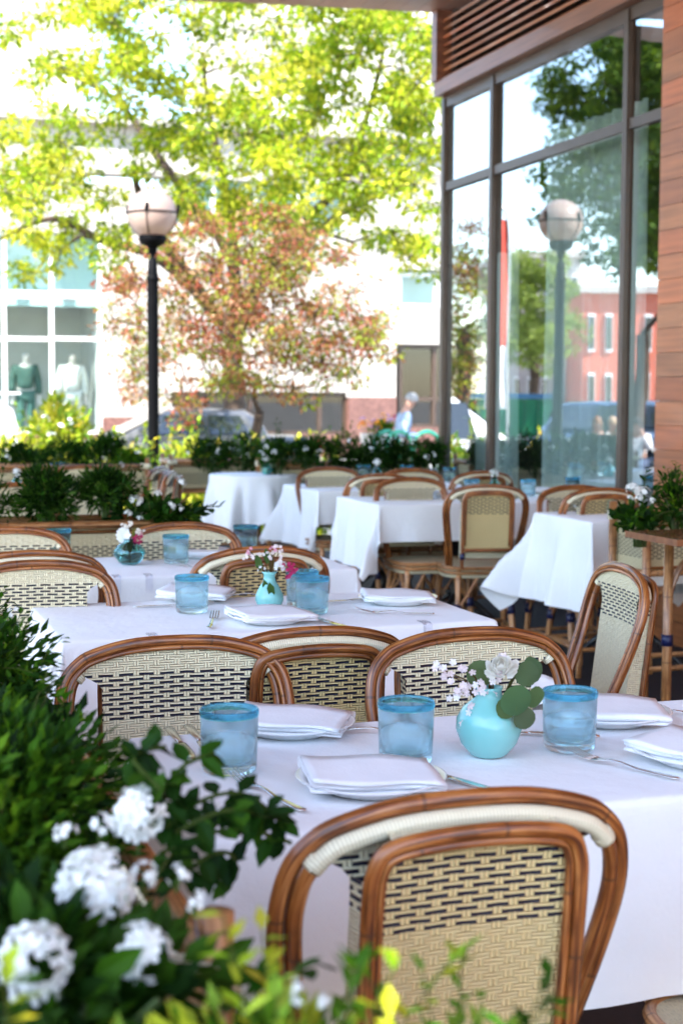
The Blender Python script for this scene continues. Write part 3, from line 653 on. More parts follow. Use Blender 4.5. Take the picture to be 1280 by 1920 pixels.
place_table('C',.36,1.56,4.53,5.08,.34,.24,3,'third table back on the left, before the long planter','white cloth held by clear clips on the third table back',wave=.06,flare=.06)
def round_cloth(R,drop,nf,seed):
    rr=random.Random(seed); ph=[rr.uniform(0,6.3) for _ in range(4)]; r_=.012
    def fn(th,e):
        if e<=0: return (math.cos(th)*(R+e),math.sin(th)*(R+e),.745)
        e=e*(1+.30*abs(math.sin(2*th))**1.5); a=min(e/r_,math.pi/2); o=r_*math.sin(a); d=r_*(1-math.cos(a)); x=max(0,e-r_*math.pi/2)
        w_=.13+.13*math.sin(nf*th+ph[0]+.5*math.sin(2*th+ph[1]))+.06*math.sin((nf*2+1)*th+ph[2]); k=min(1,x/.10); o+=x*math.sin(w_*k); d+=x*math.cos(w_*k)
        t2=th+.05*k*math.sin(nf*th+ph[3]); return (math.cos(t2)*(R+o),math.sin(t2)*(R+o),.745-d)
    return MB().grid(fn,list(np.linspace(0,2*math.pi,145)),[-R+.001,-R*.5,-.02,0,.004,.008,.012,.0172]+list(np.linspace(.04,drop,12)))
_c=ab(2.76,10.22); _t=table_base(.22,.22); _t.location=_c; _t.rotation_euler=(0,0,TH); tag(_t,'small table beside the far hedge planter','table','pedestal tables under white cloths')
_o=round_cloth(.30,.33,8,4).build('tablecloth',M['cloth']); _o.location=_c; _o.rotation_euler=(0,0,TH); tag(_o,'white cloth on the small round far table left of the planter end','tablecloth','white tablecloths')
place_table('E',2.63,3.70,8.28,8.98,.36,.20,5,'far table in front of the back hedge with iron feet','white cloth of the farthest long table, its corner hanging down in front of a chair',wave=.05,corner=.36,rip=.058)
place_table('F',2.60,3.74,7.16,7.82,.36,.20,6,'table with iron feet behind the chair seen whole','white cloth with a long pointed corner left of the chair seen whole',wave=.04,corner=.38,rip=.058)
place_table('G',3.16,3.86,5.93,6.5,.42,.30,7,'table beside the wooden wall and the right hand planter','white cloth draped in deep folds beside the right hand planter',wave=.10,flare=.07,corner=.34,rip=.055)
place_table('H',.12,.80,7.7,8.4,.34,.22,8,'table beyond the leafy bushes at left','white cloth glimpsed through the leafy bushes at left',wave=.05)
# ------------------------------------------------------------------ tableware
TZ=.7465
def tumbler():
    t=thing('tumbler','x','glass')
    o=[(0,.0005),(.036,.0005),(.0395,.003),(.0405,.010),(.0420,.05),(.0428,.083)]; i=[(.0402,.083),(.0394,.05),(.0375,.022),(.0330,.0145),(.015,.0125),(0,.0125)]
    MB().lathe(o+i,40).build('body',M['tumbler'],t)
    rim=[(.0398,.0835),(.0430,.0835),(.0440,.086),(.0440,.0915),(.0428,.0945),(.0412,.0945),(.0399,.092),(.0398,.0835)]
    MB().lathe(rim,40).build('rim',M['rimblue'],t); return t
TU=tumbler(); tu=[0]
def glass(px,py,label,rz=0):
    p=atz(px,py,TZ)
    if not tu[0]: tu[0]=1; TU.location=p; TU['label']=label; TU['group']='blue rimmed tumblers'; return
    dup(TU,p,rz,label,'blue rimmed tumblers')
for i,(px,py,l) in enumerate([(430,1446,'blue rimmed tumbler behind the near leaves on the front table, leftmost there'),(760,1428,'blue rimmed tumbler left of the round turquoise vase'),(1066,1404,'blue rimmed tumbler right of the round turquoise vase'),
 (360,1148,'tumbler left of the turquoise bottle vase on the second table'),(585,1150,'tumbler right of the turquoise bottle vase, nearer of two'),(566,1136,'tumbler mostly hidden behind another, right of the turquoise bottle vase'),
 (330,1056,'tumbler right of the clear aqua vase on the third table'),(460,1034,'tumbler behind the golden backed chair, right end of the third table'),(110,1043,'tumbler above the dark chair back at left, before the woven planter'),
 (617,907,'tumbler on the far table, left of the chair backs'),(682,898,'far tumbler above the chair back left of the one seen whole'),(762,898,'far tumbler beside a white blossom, above two chairs'),(842,903,'far tumbler next to the bronze corner post'),
 (797,934,'tumbler left of the chair seen whole, on the table behind it'),(883,930,'tumbler just above the chair seen whole, left of a white flower'),(989,931,'tumbler right of the chair seen whole'),(1072,926,'far tumbler peeking over the front facing chair by the wall'),
 (1142,962,'tumbler beside the right hand planter near the wooden wall'),(108,893,'tumbler glimpsed over the leafy bush at left')]): glass(px,py,l,i)
def plate():
    p=[(0,.004),(.062,.004),(.066,.0),(.060,.0),(.060,.0),(.07,.003),(.092,.013),(.106,.0185),(.107,.0205),(.105,.021),(.090,.0165),(.068,.0085),(0,.0075)]
    return MB().lathe([(0,.002),(.060,.0),(.066,.0005),(.07,.003),(.092,.013),(.106,.0185),(.107,.0205),(.105,.021),(.090,.0165),(.068,.0085),(0,.0075)],48).build('plate',M['china'])
def napkin(seed):
    rr=random.Random(seed); W,L,h=.150,.190,.0048; pts=[]; n=3
    for k in range(n):
        d=1 if k%2==0 else -1; x0,x1=-d*W/2,d*W/2; e=rr.uniform(-.006,.006)
        for j in range(7): pts.append((x0+(x1-x0)*j/6+e,k*h+.0007*math.sin(j*1.7+k)))
        if k<n-1:
            for j in range(1,4): an=-math.pi/2+math.pi*j/4; pts.append((x1+e+d*math.cos(an)*h*.8,k*h+h/2+math.sin(an)*h/2))
    vs=list(np.linspace(-L/2,L/2,15))
    def fn(i,v):
        x,z=pts[int(i)]; lift=.010*max(0,(v/L*2-.35))**2*(z/h)*.6+.004*max(0,x/W*2-.3)**2; return (x+.002*math.sin(v*60+z*400),v*(1-.012*z/h),z+lift+.0016*math.sin(v*38+x*30)+.002*z/h*math.cos(v*14))
    o=MB().grid(fn,list(range(len(pts))),vs).build('napkin',M['napkin']); s=o.modifiers.new('thickness','SOLIDIFY'); s.thickness=.0030; s.offset=0; return o
pl0=plate(); first=[1]
NP=[napkin(1),napkin(2)]; nu=[0,0]
def setting(px,py,rot,pl,nl,noff=(0,0)):
    p=atz(px,py,TZ)
    if first[0]: o=pl0; first[0]=0
    else: o=pl0.copy(); COL.objects.link(o)
    o.location=p; tag(o,pl,'plate','white plates')
    k=int(px)%2; n=NP[k]
    if nu[k]: n=n.copy(); COL.objects.link(n)
    nu[k]=1; n.location=p+Vector((noff[0],noff[1],.0135)); n.rotation_euler=(R_(1.5),R_(-1),TH+R_(rot)); tag(n,nl,'napkin','folded white napkins')
setting(545,1372,62,'white plate behind the leftmost tumbler of the front table','folded napkin behind the leftmost tumbler of the front table')
setting(695,1478,80,'white plate just behind the nearest chair','folded napkin just behind the nearest chair, left of a gold tinted knife')
setting(1140,1352,70,'white plate right of the tumbler beside the round vase','folded napkin on the plate at the right back of the front table')
setting(1315,1428,30,'white plate cut by the right edge of the picture','folded napkin cut by the right edge of the picture')
setting(368,1124,65,'white plate behind the left tumbler of the second table','folded napkin behind the left tumbler of the second table')
setting(508,1166,95,'white plate in front of the turquoise bottle vase','napkin with rolled fold in front of the turquoise bottle vase')
setting(745,1131,75,'white plate at the right end of the second table','folded napkin at the right end of the second table')
setting(382,1045,80,'white plate behind the right tumbler of the third table','folded napkin behind the right tumbler of the third table')
for px,py,l in ((660,905,'on the farthest long table, right of its left tumbler'),(840,932,'on the table left of the chair seen whole'),(1020,925,'right of the chair seen whole, near the glass'),(1118,958,'beside the tumbler near the right hand planter')):
    setting(px,py,80,'small white plate '+l,'napkin '+l)
def fork():
    m=MB(); s=(1,0,0); zz=lambda y:.0035+.010*math.sin(min(1,max(0,(y+.02)/.06))*math.pi*.9)*.55+.012*max(0,(y-.05)/.055)**1.6
    P=[(0,y,zz(y)) for y in (-.10,-.092,-.07,-.03,0,.02,.032,.042,.052)]
    m.ribbon(P,[.009,.015,.013,.0085,.006,.0055,.012,.021,.024],[.0025,.003,.003,.003,.003,.003,.0025,.002,.002],s)
    for k in range(4):
        x=-.0096+.0064*k; m.ribbon([(x,y,zz(y)) for y in (.051,.062,.08,.097,.103)],[.0046,.0042,.0038,.003,.0014],[.002,.0019,.0018,.0016,.001],s)
    return m.build('fork',M['silver'])
def knife():
    m=MB(); P=[(0,y,.004) for y in (-.115,-.108,-.09,-.05,-.015,-.005,.0)]; m.ribbon(P,[.010,.017,.018,.015,.011,.009,.010],[.004,.006,.0065,.006,.005,.0045,.004],(1,0,0))
    m.ribbon([(0,y,.004) for y in (0,.008,.03,.07,.098,.112)],[.010,.017,.019,.019,.013,.003],[.003,.002,.0017,.0015,.0013,.001],(1,0,0)); return m.build('knife',M['silver'])
CUT={'fork':[fork(),0],'knife':[knife(),0]}
def cut(kindn,px,py,rot,label,tilt=0):
    o=CUT[kindn][0]
    if CUT[kindn][1]: o=o.copy(); COL.objects.link(o)
    CUT[kindn][1]=1; o.location=atz(px,py,TZ+.0005); o.rotation_euler=(R_(tilt),0,TH+R_(rot)); tag(o,label,kindn,kindn+'s laid on the tables')
cut('fork',500,1492,14,'fork pointing away, half behind the near leaves by the left tumbler')
cut('fork',672,1374,-110,'fork lying across behind the tumbler left of the round vase')
cut('fork',1165,1440,25,'large fork in front of the tumbler right of the round vase')
cut('fork',1242,1342,-100,'fork right of the back right plate on the front table')
cut('fork',398,1168,-18,'short fork pointing away, left front of the second table')
cut('fork',455,1118,-105,'fork behind the turquoise bottle vase beside the left plate')
cut('fork',740,1152,68,'fork in front of the right plate on the second table')
cut('fork',352,1064,18,'fork right of the tumbler on the third table')
cut('knife',338,1397,178,'gold lit knife left of the leftmost tumbler on the front table')
cut('knife',376,1393,178,'second knife beside the leftmost tumbler, its handle to the camera')
cut('knife',842,1462,200,'knife handle showing above the nearest chair')
cut('knife',990,1378,60,'knife between the round vase and the right tumbler')
cut('knife',325,1136,98,'knife left of the tumbler on the second table')
cut('knife',604,1166,190,'knife in front of the two tumblers on the second table')
cut('knife',622,1170,192,'outer knife in front of the two tumblers, right one of the pair')
cut('knife',650,1128,97,'knife left of the right plate on the second table')
cut('knife',285,1047,165,'knife right of the clear aqua vase')
# clear clips on the cloth edges
def clip():
    m=MB(); pr=[(-.035,.0),(.0,.0),(.012,-.004),(.014,-.03),(.013,-.055)]
    m.grid(lambda i,u:(u,-pr[int(i)][0],pr[int(i)][1]+.0025),list(range(5)),[-.011,.011]); o=m.build('table_clip',M['clip']); s=o.modifiers.new('thickness','SOLIDIFY'); s.thickness=.002; return o
cl=clip(); 
for k,(key,px,lab) in enumerate((('C',218,'clear plastic clip on the cloth edge under the aqua vase, left one'),('C',278,'clear plastic clip on the cloth edge left of the tumbler of the third table'),('B',286,'clear clip on the left front edge of the second table'),('B',800,'clear clip on the right front edge of the second table'))):
    o=cl if k==0 else cl.copy()
    if k: COL.objects.link(o)
    c,hx,hy=TB[key]; d=ray(px,960); b=c.dot(E2)-hy; q=C0+d*(b/d.dot(E2)); a=q.dot(E1); o.location=ab(a,b-.001,.745); o.rotation_euler=(0,0,TH); tag(o,lab,'clip','clear tablecloth clips')
# ------------------------------------------------------------------ vases and their flowers
def vase(name,label,prof,mat,px,py,inner=None,z=TZ):
    o=MB().lathe(prof,48).build(name,M[mat]); o.location=atz(px,py,z); tag(o,label,'vase','flower vases on the tables'); return o
def thick(pr,t=.003): return pr+[(max(r-t,0.0005),z+(t if r<.02 and z<.01 else 0)) for r,z in reversed(pr)]
RV=[(r*.96,z*.95) for r,z in [(0,.0),(.022,.0),(.03,.004),(.045,.022),(.053,.045),(.052,.062),(.042,.08),(.028,.092),(.021,.099),(.020,.108),(.023,.114)]]
BV=[(0,0),(.022,0),(.031,.006),(.037,.022),(.036,.036),(.027,.054),(.017,.07),(.0145,.082),(.016,.09),(.021,.096)]
AV=[(0,0),(.024,0),(.036,.008),(.053,.034),(.053,.046),(.036,.064),(.02,.073),(.017,.078),(.022,.084)]
vA=vase('vase','round milky turquoise vase with eucalyptus and a white rose on the front table',thick(RV),'milk',915,1417)
vB=vase('vase','milky turquoise bottle vase with pink waxflowers on the second table',thick(BV),'milk',505,1140)
vC=vase('vase','clear aqua flask vase half filled with water on the third table',thick(AV,.0035),'aqua',243,1058)
MB().lathe([(0,.006),(.033,.0085),(.0475,.031),(.0485,.04),(0,.040)],40).build('water',M['water'],vC)
def eu(m,p,n,r,col,rr,el=1.0):
    n=n.normalized(); u=n.orthogonal().normalized(); v=n.cross(u); q=[p+n*r*.12]
    for k in range(14): an=2*math.pi*k/14; q.append(p+(u*math.cos(an)*el+v*math.sin(an))*r*(1-.1*abs(math.sin(an/2)))+n*r*.08*math.sin(an*3))
    m.add(q,[(0,k,k%14+1) for k in range(1,15)],None,tuple(x*rr.uniform(.85,1.15) for x in col))
def bouquet(name,label,v,neck,seed,kindb):
    rr=random.Random(seed); base=v.location+Vector((0,0,neck)); t=thing(name,label,'flowers',base,0,'cut flowers in the vases'); st=MB(); lf=MB(); wx=MB(); F=-cF.copy(); F.z=0
    cam_=(C0-base).normalized(); rt=cR; up=Vector((0,0,1))
    KS=1.2 if kindb=='A' else 1.0
    W=lambda x,z,y=0: (rt*x+up*z+cam_*y)*KS
    if kindb=='A':
        for x,z,y,r,nx in ((-.012,.022,.0,.026,-.3),(.048,.022,.02,.024,.5),(.034,-.012,.045,.028,.2),(.055,.028,.0,.025,.9),(.022,-.022,.04,.02,-.4),(.058,-.008,.03,.02,.6),(.045,-.035,.042,.02,.1)):
            eu(lf,W(x,z,y),cam_+rt*nx+up*rr.uniform(-.3,.5),r*.86,(.075,.115,.065),rr,1.1); st.tube([W(0,-.05),W(x*.6,z*.7,y*.5),W(x,z,y)],[.0016]*3,5,col=(.1,.1,.04))
        ctr=[(-.05,.018),(-.03,.0),(-.02,-.018),(-.062,.028),(-.035,.032),(.0,.008),(.005,.028),(-.015,.006),(-.03,-.04),(.012,.036),(-.045,-.005)]
        for x,z in ctr:
            st.tube([W(0,-.05),W(x*.5,z*.5),W(x,z,.01)],[.0013]*3,5,col=(.12,.07,.03))
            for k in range(5): floret(wx,W(x+rr.gauss(0,.006),z+rr.gauss(0,.006),.012+rr.random()*.015),cam_+rdir(rr)*.6,.0062,rr,(.80,.66,.66) if rr.random()<.6 else (.84,.78,.78))
        rs=MB(); c=W(.014,.030,.03)
        for k in range(22):
            an=k*2.4; rad=.004+.0009*k; d=rt*math.cos(an)+(cam_*.3+up*.7)*math.sin(an); ax=(cam_+up*.5).normalized(); p0=c+d*rad*.6; rs.leaf(p0-ax*.008,(ax*.8+d*(.25+.03*k)).normalized(),-d,.025,.022,(.86,.84,.78),-.25,True)
        rs.build('rose',M['petal'],t,True)
    elif kindb=='B':
        for x,z,y,r,el in ((-.045,.03,.01,.010,2.3),(-.012,.045,.0,.009,2.3),(.0,.0,.035,.010,2.0),(.008,.03,-.01,.007,3.0),(-.028,.008,.02,.008,2.4)):
            n=cam_+rt*rr.uniform(-.4,.4); q=len(lf.v); lf.leaf(W(x*.5,z-.024,y),(up+rt*x*6).normalized() if z>.01 else (-up+rt*.2).normalized(),cam_,.045,r*2.1,(.05,.10,.03),.1,True)
        for x,z,c in ((-.052,.058,0),(-.04,.045,1),(-.02,.05,1),(.012,.062,0),(.02,.07,1),(.026,.055,1),(.005,.05,1),(-.06,.05,1),(.05,.012,2),(.062,.018,2),(.04,.02,2),(.068,.005,2),(.055,0,2),(.048,-.01,2),(.03,.028,1)):
            st.tube([W(0,-.05),W(x*.45,z*.5),W(x,z,.005)],[.0013]*3,5,col=(.10,.06,.03)); cc=((.70,.32,.42),(.80,.70,.68),(.50,.03,.13))[c]
            for k in range(4): floret(wx,W(x+rr.gauss(0,.005),z+rr.gauss(0,.005),.01),cam_+rdir(rr)*.7,.0055,rr,cc)
        rs=MB(); cluster(rs,W(.028,.018,.0),.017,34,rr,(.85,.85,.84),(cam_+up).normalized()); cluster(rs,W(-.02,.012,.01),.012,16,rr,(.84,.84,.84),(cam_+up-rt*.5).normalized()); rs.build('white_bloom',M['petal'],t,False)
    elif kindb=='C':
        rs=MB(); c=W(-.016,.014,.0)
        for k in range(12): an=k*math.pi/6; d=rt*math.cos(an)*.7+up*math.sin(an); rs.leaf(c,(d+cam_*.35-rt*.3).normalized(),cam_,.03,.022,(.85,.85,.83),.1,True)
        rs.build('white_bloom',M['petal'],t,False)
        for x,z,c in ((.02,.0,2),(.03,.005,2),(.028,-.008,2),(.015,-.004,2),(.038,.012,2),(-.002,.048,1),(.006,.052,1),(-.012,.042,1),(.04,.022,1),(.03,.028,1)):
            st.tube([W(0,-.07),W(x*.45,z*.4),W(x,z,.005)],[.0013]*3,5,col=(.10,.07,.03)); cc=((.7,.3,.4),(.80,.74,.66),(.42,.03,.10))[c]
            for k in range(5): floret(wx,W(x+rr.gauss(0,.005),z+rr.gauss(0,.005),.008),cam_+rdir(rr)*.7,.0062,rr,cc)
        for k in range(10): lf.leaf(W(.005+.01*rr.random(),.0),(up*.9+rt*rr.uniform(.1,1.3)).normalized(),cam_,.045,.006,(.12,.16,.03),.1)
        for k in range(5): st.tube([W(0,-.06),W(rr.uniform(-.012,.012),0.0,rr.uniform(-.01,.01)),W(rr.uniform(-.02,.02),.02)],[.0013]*3,5,col=(.08,.10,.03))
    else:
        rs=MB(); cluster(rs,W(0,.022,.005),.024,40,rr,(.85,.85,.83),(cam_+up*.8).normalized(),.7); rs.build('white_bloom',M['petal'],t,False)
        for k in range(7): d=(up*.5+rdir(rr)).normalized(); lf.leaf(W(0,0),d,up,.05,.022,(.08,.15,.07),.2,True); st.tube([W(0,-.04),W(0,0),d*.02],[.0013]*3,5,col=(.08,.1,.03))
    st.build('stems',M['leaf'],t); 
    if lf.v: lf.build('leaves',M['leaf'],t,True)
    if wx.v: wx.build('waxflower',M['petal'],t,False)
bouquet('flower_arrangement','eucalyptus discs, a white rose and tiny waxflowers in the round turquoise vase',vA,.102,1,'A')
bouquet('flower_arrangement','pink and white waxflower sprigs with long leaves in the turquoise bottle vase',vB,.092,2,'B')
bouquet('flower_arrangement','white bloom with crimson sprigs in the clear aqua vase',vC,.082,3,'C')
SV=[(0,0),(.02,0),(.028,.01),(.03,.03),(.02,.05),(.013,.06),(.016,.07)]
for px,py,l,z in ((706,900,'small aqua vase with white blossom above the chair backs before the hedge',TZ),(925,926,'small aqua vase right above the chair seen whole',TZ),(500,890,'small blue vase at the end of the small far table',TZ),(32,925,'pale blue vase at far left beyond the bushes',TZ)):
    v=vase('vase',l,thick([(r*1.25,q*1.35) for r,q in SV]),'aqua',px,py,z=z); bouquet('flower_arrangement','white bloom in the '+l.split(' with')[0],v,.095,int(px),'D')
# ------------------------------------------------------------------ bamboo and wicker planters
def planter(label,a0,a1,b0,b1,zt=.81,zb=.59,legs=True,posts=True,group='bamboo framed wicker planters'):
    """woven box with bamboo rails and posts, standing on legs"""
    c=ab((a0+a1)/2,(b0+b1)/2); t=thing('planter',label,'planter',c,TH,group); x,y=(a1-a0)/2,(b1-b0)/2; ins=.018
    zc=zb+(zt-zb)*.52
    m=MB()
    m.grid(lambda u,v:(u,-y+ins,v),[-x+.01,x-.01],[zb,zt-.012],uvfn=lambda u,v:(u,v-zc)); m.grid(lambda u,v:(-u,y-ins,v),[-x+.01,x-.01],[zb,zt-.012],uvfn=lambda u,v:(u,v-zc))
    m.grid(lambda u,v:(-x+ins,-u,v),[-y+.01,y-.01],[zb,zt-.012],uvfn=lambda u,v:(u,v-zc)); m.grid(lambda u,v:(x-ins,u,v),[-y+.01,y-.01],[zb,zt-.012],uvfn=lambda u,v:(u,v-zc))
    m.build('wicker_panel',M['weave_planter'],t,False)
    m=MB()
    for z,r in ((zt,.0165),(zb,.013)):
        for s in (-1,1):
            m.tube([(-x,s*y,z),(0,s*y,z),(x,s*y,z)],r,10); m.tube([(s*x,-y,z),(s*x,0,z),(s*x,y,z)],r,10)
    m.build('rail',M['cane'],t)
    m=MB()
    for s in (-1,1):
        for q,zz in ((.025,zt-.028),(.02,zb+.02)): m.tube([(-x+.02,s*(y-ins+.004),zz),(x-.02,s*(y-ins+.004),zz)],.007,6)
    m.build('panel_moulding',M['rattan'],t)
    MB().grid(lambda u,v:(u,v,zt-.05),[-x+.02,x-.02],[-y+.02,y-.02]).build('soil',M['soil'],t)
    for sx in (-1,1):
        for sy in (-1,1):
            l=MB().tube([(sx*(x-.0),sy*y,0),(sx*x,sy*y,.4),(sx*x,sy*y,zt+.055)],[.0175]*3,12).build('post',M['cane'],t)
            MB().tube([(sx*x,sy*y,zt-.02),(sx*x,sy*y,zt+.018)],.0235,12).tube([(sx*(x-.045),sy*y,zt),(sx*(x-.015),sy*y,zt)],.021,10).build('binding',M['wrap'],l)
            MB().tube([(sx*x,sy*y,.33),(sx*x,sy*y,.37)],.021,12).build('navy_binding',M['navy'],l)
    m=MB()
    for s in (-1,1): m.tube([(s*x,-y,.2),(s*x,y,.2)],.011,8); m.tube([(-x,s*y,.2),(x,s*y,.2)],.011,8); m.tube(smooth([(s*x,-y,.55),(s*(x-.05),-y,.5),(s*(x-.14),-y,.57)],4),.009,7)
    m.build('stretcher',M['cane'],t); return t
# where each one stands was measured from its rail in the photograph
P2=planter('long bamboo railed planter with two leafy bushes, behind the third table',-.75,1.18,5.62,5.92)
P1=planter('far planter behind the small round table, left of it a bare post',2.28,3.3,10.75,11.05)
P4=planter('far planter under the back hedge reaching to the bronze corner post',2.86,4.0,10.15,10.45)
P3=planter('far left planter beyond the leafy bushes',.2,2.0,10.2,10.5)
PR=planter('planter with white flowers beside the wooden wall at the right edge',3.06,3.9,5.28,5.56)
PN=planter('planter running along the left side of the front table, overgrown with leaves',-.02,.29,1.20,3.0)
PM=planter('planter at the bottom edge of the picture under the bright leaves',-.05,.50,.72,.98,zt=.745,zb=.53)
# ------------------------------------------------------------------ their plants
HG='clipped bushes in the far planters'
def hedge(label,px,Y,py0,rx,seed,fl=(),cols=DK,z0=.74):
    p=atY(px,py0,Y); zt=p.z; return plant('hedge_bush',label,'bush',(p.x,p.y,(zt+z0)/2),(rx,.15,(zt-z0)/2+.02),1500,.034,cols,seed,HG,[(atY(x,y,Y-.17),.022,12) for x,y in fl],sprig=8,nsub=16,base=z0-.02)
hedge('dark clipped bush at the left end of the far planter, right of the lamp post',395,10.95,820,.17,1,((352,850),))
hedge('dark clipped bush directly behind the small round table',455,10.95,822,.17,2,((410,846),))
hedge('dark bush under the crabapple trunk with white blossoms on its left',520,10.5,820,.14,3,((500,838),(515,848),(490,850),(498,860)))
hedge('dark bush with one round white blossom, right of the crabapple trunk',578,10.5,821,.15,4,((573,842),))
hedge('dark bush in the middle of the back hedge with few blossoms',640,10.6,820,.16,5,((655,827),(600,846)))
hedge('dark bush of the back hedge below the orange flowers',700,10.6,822,.16,6,((694,842),))
hedge('dark bush of the back hedge below the green bicycle racks, white blossoms on it',756,10.65,825,.15,7,((750,826),(775,828),(768,820)))
hedge('dark bush squeezed between the hedge and the bronze corner post',806,10.7,830,.12,8,((811,852),(800,857)))
hedge('low dark bush in the far left planter, nearest the left edge',40,10.4,838,.2,9,((15,858),))
hedge('dark bush in the far left planter, the second one',125,10.4,832,.2,10)
hedge('dark bush in the far left planter, the third one, beside the lamp post',195,10.4,828,.2,11)
hedge('loose bush with white and pink blossoms left of the lamp post',240,10.4,848,.16,12,((260,848),(228,872)),MD)
BG='leafy bushes in the long planter'
def mid(label,px,py,Y,rx,rz,seed,n=2600,**k):
    p=atY(px,py,Y); return plant('leafy_bush',label,'bush',(p.x,p.y,p.z),(rx,.15,rz),n,.034,DK+[(.05,.11,.02)],seed,BG,sprig=12,nsub=26,wd=.3,base=.76,**k)
mid('glossy dark bush at the left of the long planter',85,935,5.77,.14,.105,21)
mid('glossy dark bush at the centre of the long planter',203,932,5.77,.105,.10,22,2200)
mid('sparse dark bush cut by the left edge in the long planter',-20,950,5.77,.12,.09,23,700)
gq=atY(300,950,5.72)
plant('geranium','low geranium with white blossoms at the right end of the long planter','geranium',(gq.x,gq.y,.83),(.17,.13,.055),260,.045,DK,24,None,[(atY(x,y,5.66),r,24) for x,y,r in ((255,938,.028),(262,972,.012),(296,925,.016),(240,962,.016),(322,948,.018),(342,905,.016),(338,952,.015))],sprig=3,wd=.7,big=True,base=.76)
gr=atY(1200,930,5.36)
plant('geranium','geranium with white blossoms trailing over the right hand planter','geranium',(gr.x,gr.y,.855),(.075,.09,.045),170,.042,DK,25,None,[(atY(x,y,5.28),r,24) for x,y,r in ((1186,918,.030),(1208,922,.022),(1196,932,.016),(1180,934,.012),(1222,938,.012))],sprig=3,wd=.65,big=True,base=.76)
tl=atY(1165,990,5.22); rr=random.Random(9); tm=MB(); q0=atY(1195,952,5.27); pts=smooth([q0,atY(1190,972,5.22),atY(1178,985,5.21),atY(1155,985,5.2)],5); tm.tube(pts,.002,5,col=(.05,.09,.02))
for i in range(34): p=rr.choice(pts[3:]); tm.leaf(p,rdir(rr,-.4),Vector((0,0,1)),.030,.012,tint_pick(DK+MD,rr),.2,True)
tag(tm.build('trailing_sprig',M['leaf'],None,False),'leafy green sprig trailing out from the right hand planter','plant')
gb=atY(1272,908,5.42); plant('fern_bush','feathery green bush at the right edge behind the bamboo post','bush',(gb.x,gb.y,.90),(.085,.10,.095),900,.03,MD+DK,26,None,sprig=16,wd=.32,base=.76)
# ------------------------------------------------------------------ near planters, out of focus
NG='plants in the near planters'
def near(label,a,b,z,rx,ry,rz,n,seed,ls=.021,cols=DK+MD+MD[:2],fl=(),**k): c=ab(a,b,z); return plant(k.pop('nm','leafy_plant'),label,'plant',(c.x,c.y,z),(rx,ry,rz),n,ls,cols,seed,NG,fl,base=.74,**k)
near('bushy green plant at the left edge beside the front facing chair',.09,2.72,.885,.17,.25,.115,4200,41,sprig=24,nsub=26)
near('dense bushy green plant at the left, level with the leftmost tumbler',.13,2.12,.875,.175,.33,.11,7600,42,sprig=26,nsub=34)
near('dense dark green plant at left, above the white blossoms',.11,1.56,.865,.175,.30,.105,6800,43,sprig=18,nsub=34)
FL=[(x,y,Y,r*.82,n) for x,y,Y,r,n in ((262,1525,1.30,.031,34),(190,1545,1.28,.014,12),(124,1560,1.22,.0125,12),(180,1660,1.17,.036,44),(270,1640,1.19,.014,14),(335,1642,1.17,.012,12),(368,1690,1.14,.011,12),(65,1800,1.04,.032,36),(60,1856,1.03,.022,24),(265,1785,1.08,.027,30),(345,1505,1.42,.015,10),(420,1535,1.40,.014,10),(402,1505,1.42,.011,8),(452,1545,1.38,.010,8),(18,1165,2.45,.018,16),(45,1185,2.42,.018,16),(30,1150,2.5,.016,14),(95,1485,1.5,.011,8),(560,1860,1.0,.012,8),(612,1885,1.0,.010,8))]
near('white flowering verbena with big blossom heads at the lower left',.13,1.10,.845,.16,.20,.07,1300,44,.034,DK+MD[:1],[(atY(x,y,Y),r,n,Vector((-.1,-.75,.65))) for x,y,Y,r,n in FL],nm='verbena',sprig=4,wd=.5,big=True)
def sprig_px(mb,P,Y,ls,cols,n,rr):
    pts=smooth([atY(x,y,Y+.03*i) for i,(x,y) in enumerate(P)],6); mb.tube(pts,.0022,5,col=(.05,.08,.02))
    for i in range(n):
        k=rr.random(); p=pts[int(k*(len(pts)-1))]; mb.leaf(p,(rdir(rr)+Vector((0,-.2,-.15))).normalized(),Vector((0,-.5,1)),ls*rr.uniform(.7,1.2),ls*.55,tint_pick(cols,rr),.2,True)
rr=random.Random(77); m=MB()
for P,n in (([(300,1560),(380,1500),(460,1490),(530,1545)],26),([(300,1600),(400,1560),(480,1560),(545,1580)],22),([(280,1520),(340,1440),(400,1410)],20),([(330,1650),(400,1600),(440,1610),(432,1660)],24),([(300,1480),(250,1420),(310,1400)],18),([(330,1560),(420,1520),(500,1530)],20)): sprig_px(m,P,1.30,.030,DK,n,rr)
tag(m.build('verbena_sprigs',M['leaf'],None,False),'dark toothed leaf sprigs reaching over the corner of the front table','plant',NG)
near('bright yellow green plant along the bottom edge at left',.10,.90,.815,.15,.12,.065,1300,45,.026,BR[:3]+MD[2:],sprig=8,nsub=18)
near('bright yellow green plant at the bottom in front of the bamboo post',.275,.93,.82,.10,.11,.07,1000,46,.026,BR[:3]+MD[1:],sprig=8,nsub=14)
near('sparse green sprigs at the bottom in front of the near chair back',.40,.93,.80,.08,.09,.05,220,47,.024,MD+BR[2:3],sprig=9,nsub=8)
